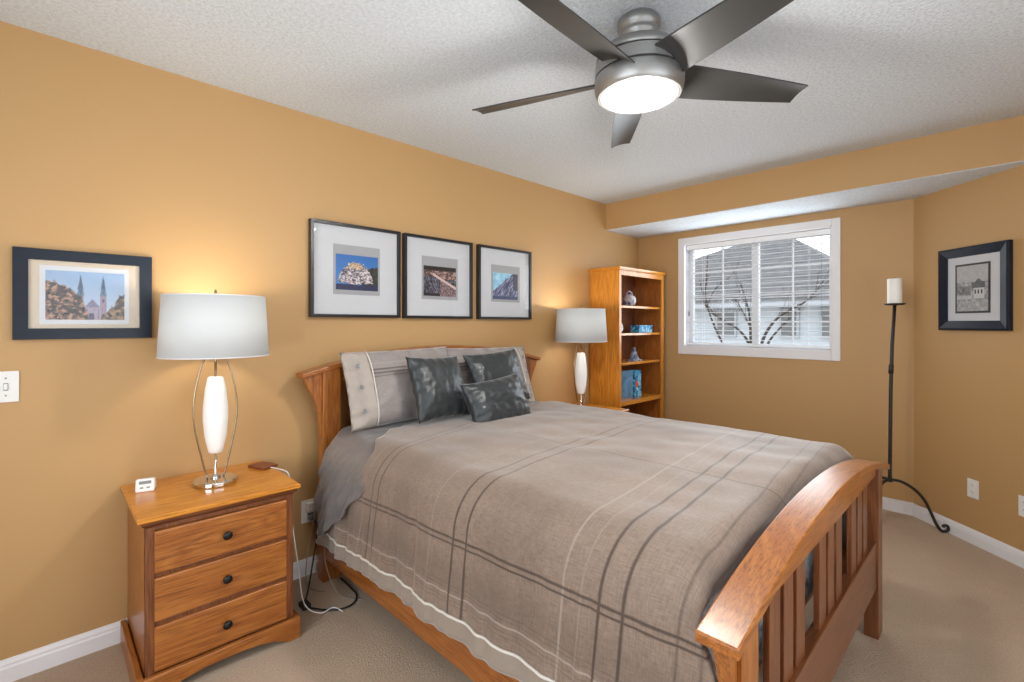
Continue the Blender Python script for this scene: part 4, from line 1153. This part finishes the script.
# fourth shelf: big blue book / box set
t = thing('blue_book', 'large blue picture book standing upright on the lowest visible shelf', 'book', (3.690, 2.405, SH[3]), R(0))
obj('cover', bx(-.115, .115, -.012, .012, 0, .250), M_bluecover, t, bevel=.002)
obj('page_block', bx(-.112, .112, -.009, .009, .003, .246), M_mat, t)
t.location = (3.735, 2.385, SH[3]); t.rotation_euler = (0, 0, R(-8))
t = thing('patterned_box', 'blue box with an orange spot beside the blue book on the lowest visible shelf', 'box', (3.905, 2.385, SH[3]), R(-8))
obj('box_body', bx(-.045, .045, -.05, .03, 0, .245), M_bluebox, t, bevel=.002)
bm = BM(); lathe(bm, [(0, 0), (.022, 0), (.022, .002), (0, .002)], 0, 0, 20, .8, 1.3)
bmesh.ops.rotate(bm, matrix=Matrix.Rotation(R(90), 3, 'X'), verts=bm.verts); bmesh.ops.translate(bm, vec=(-.015, -.049, .12), verts=bm.verts)
obj('orange_spot', bm, M_orange, t)

# ------------------------------------------------------------------ candle stand
cs = thing('candle_stand', 'tall black wrought iron floor candle stand with three curled feet by the angled wall', 'candle stand', (3.975, .520, 0))
bm = BM(); tube(bm, [(0.022, -.022, 1.452), (.012, -.010, 1.2), (.008, -.004, .9), (0, 0, .34), (0, 0, .30)], .0105, 10); tube(bm, [(.007, -.004, 1.0), (.009, -.006, 1.06)], .014, 8)
obj('pole', bm, M_iron, cs, smooth=True)
bm = BM(); lathe(bm, [(0, 1.448), (.045, 1.450), (.056, 1.456), (.057, 1.461), (.045, 1.460), (0, 1.458)], .022, -.022, 32); obj('drip_plate', bm, M_iron, cs, smooth=True)
bm = BM(); lathe(bm, [(0, .292), (.014, .292), (.018, .305), (.014, .320), (0, .320)], 0, 0, 16); obj('hub', bm, M_iron, cs, smooth=True)
for an in (-64, 50, 158):
    a = R(an); pts = [(0, .307), (.06, .300), (.125, .262), (.18, .200), (.215, .125), (.245, .050), (.270, .012), (.295, .010), (.308, .026), (.302, .044), (.286, .046), (.280, .034)]
    bm = BM(); tube(bm, spline([(r * math.cos(a), r * math.sin(a), z) for r, z in pts], 6), .009, 8); obj('leg', bm, M_iron, cs, smooth=True)
t = thing('pillar_candle', 'thick white pillar candle standing on the iron candle stand', 'candle', (3.997, .498, 1.460))
bm = BM(); lathe(bm, [(0, 0), (.038, 0), (.039, .003), (.039, .158), (.036, .163), (.028, .158), (0, .156)], 0, 0, 36); obj('wax', bm, M_wax, t, smooth=False, bevel=.001)
bm = BM(); tube(bm, [(0, 0, .154), (.001, 0, .166), (.004, 0, .172)], .0014, 6); obj('wick', bm, M_cable_b, t)

# ------------------------------------------------------------------ ceiling fan
FXc, FYc = 1.565, .935
fan = thing('ceiling_fan', 'brushed nickel ceiling fan with five charcoal blades and round lit lens', 'ceiling fan', (FXc, FYc, 2.44))
bm = BM(); lathe(bm, [(0, 0), (.068, 0), (.076, -.010), (.078, -.030), (.073, -.040), (.067, -.046), (.071, -.056), (.070, -.066), (.060, -.077), (.052, -.100), (0, -.100)], 0, 0, 48); obj('canopy', bm, M_nickel, fan, smooth=True)
bm = BM(); lathe(bm, [(0, -0.0910), (.060, -0.0930), (.105, -0.1030), (.138, -0.1210), (.152, -0.1410), (.155, -0.1610), (0, -0.1610)], 0, 0, 56); obj('motor_top', bm, M_nickel, fan, smooth=False, bevel=.0)
for p in fan.children[-1].data.polygons: p.use_smooth = abs(p.normal.z) < .98
bm = BM(); lathe(bm, [(0, -0.1670), (.157, -0.1670), (.158, -0.2110), (0, -0.2110)], 0, 0, 56); obj('blade_ring', bm, M_nickel, fan)
bm = BM(); lathe(bm, [(0, -0.1610), (.149, -0.1610), (.149, -0.2170), (0, -0.2170)], 0, 0, 56); obj('shadow_gap', bm, M_blade, fan)
bm = BM(); lathe(bm, [(0, -0.2170), (.158, -0.2170), (.160, -0.2230), (.160, -0.2460), (.156, -0.2660), (.149, -0.2810), (.146, -0.2830), (.139, -0.2790), (0, -0.2730)], 0, 0, 56); obj('light_housing', bm, M_nickel, fan, smooth=True)
bm = BM(); lathe(bm, [(.0, -0.2730), (.1385, -0.2750), (.1385, -0.2830), (.122, -0.2900), (.080, -0.2960), (0, -0.2990)], 0, 0, 56); obj('light_lens', bm, M_lens, fan, smooth=True)
for k in range(5):
    an = R(38.5 + 72 * k)
    bm = BM(); n = 22; top = []; rows = []
    for i in range(n + 1):
        t_ = i / n; r = .125 + (.675 - .125) * t_
        wd = .142 - .047 * t_ + .010 * math.sin(t_ * math.pi)
        pitch = R(24 - 11 * t_)
        sk = 0
        row = []
        for j, q in enumerate((-1, -.5, 0, .5, 1)):
            # tip cut on a slant, root corner sharp
            rr = r
            if t_ < .2: rr = r + .0 * q
            y = q * wd / 2
            cam_ = .006 * (1 - q * q)
            row.append(Vector((rr, y * math.cos(pitch), -y * math.sin(pitch) * 1.0 + cam_)))
        rows.append(row)
    for dz, flip in ((0.003, 0), (-0.003, 1)):
        V = [[bm.verts.new(p + Vector((0, 0, dz))) for p in row] for row in rows]
        for a, b in zip(V, V[1:]):
            for j in range(4):
                q = (a[j], a[j+1], b[j+1], b[j]); bm.faces.new(q if not flip else q[::-1])
        top.append(V)
    A, B = top
    def edge(l1, l2):
        for i in range(len(l1) - 1): bm.faces.new((l1[i], l1[i+1], l2[i+1], l2[i]))
    edge([r[0] for r in A], [r[0] for r in B]); edge([r[-1] for r in A], [r[-1] for r in B]); edge(A[0], B[0]); edge(A[-1], B[-1])
    bl_ = obj('blade', bm, M_blade, fan, smooth=False); bl_.location = (0, 0, -.211); bl_.rotation_euler = (0, 0, an)
    for p in bl_.data.polygons: p.use_smooth = True
    m_ = bl_.modifiers.new('es', 'EDGE_SPLIT'); m_.split_angle = R(35)
l = bpy.data.lights.new('fan_light', 'POINT'); l.shadow_soft_size = .07; l.energy = 27; l.color = (1, .97, .92)
o = bpy.data.objects.new('fan_light', l); C.objects.link(o); o.location = (FXc, FYc, 2.44 - .37)
l = bpy.data.lights.new('fan_downlight', 'AREA'); l.shape = 'DISK'; l.size = .26; l.energy = 11; l.color = (1, .97, .92)
o = bpy.data.objects.new('fan_downlight', l); C.objects.link(o); o.location = (FXc, FYc, 2.44 - .303)
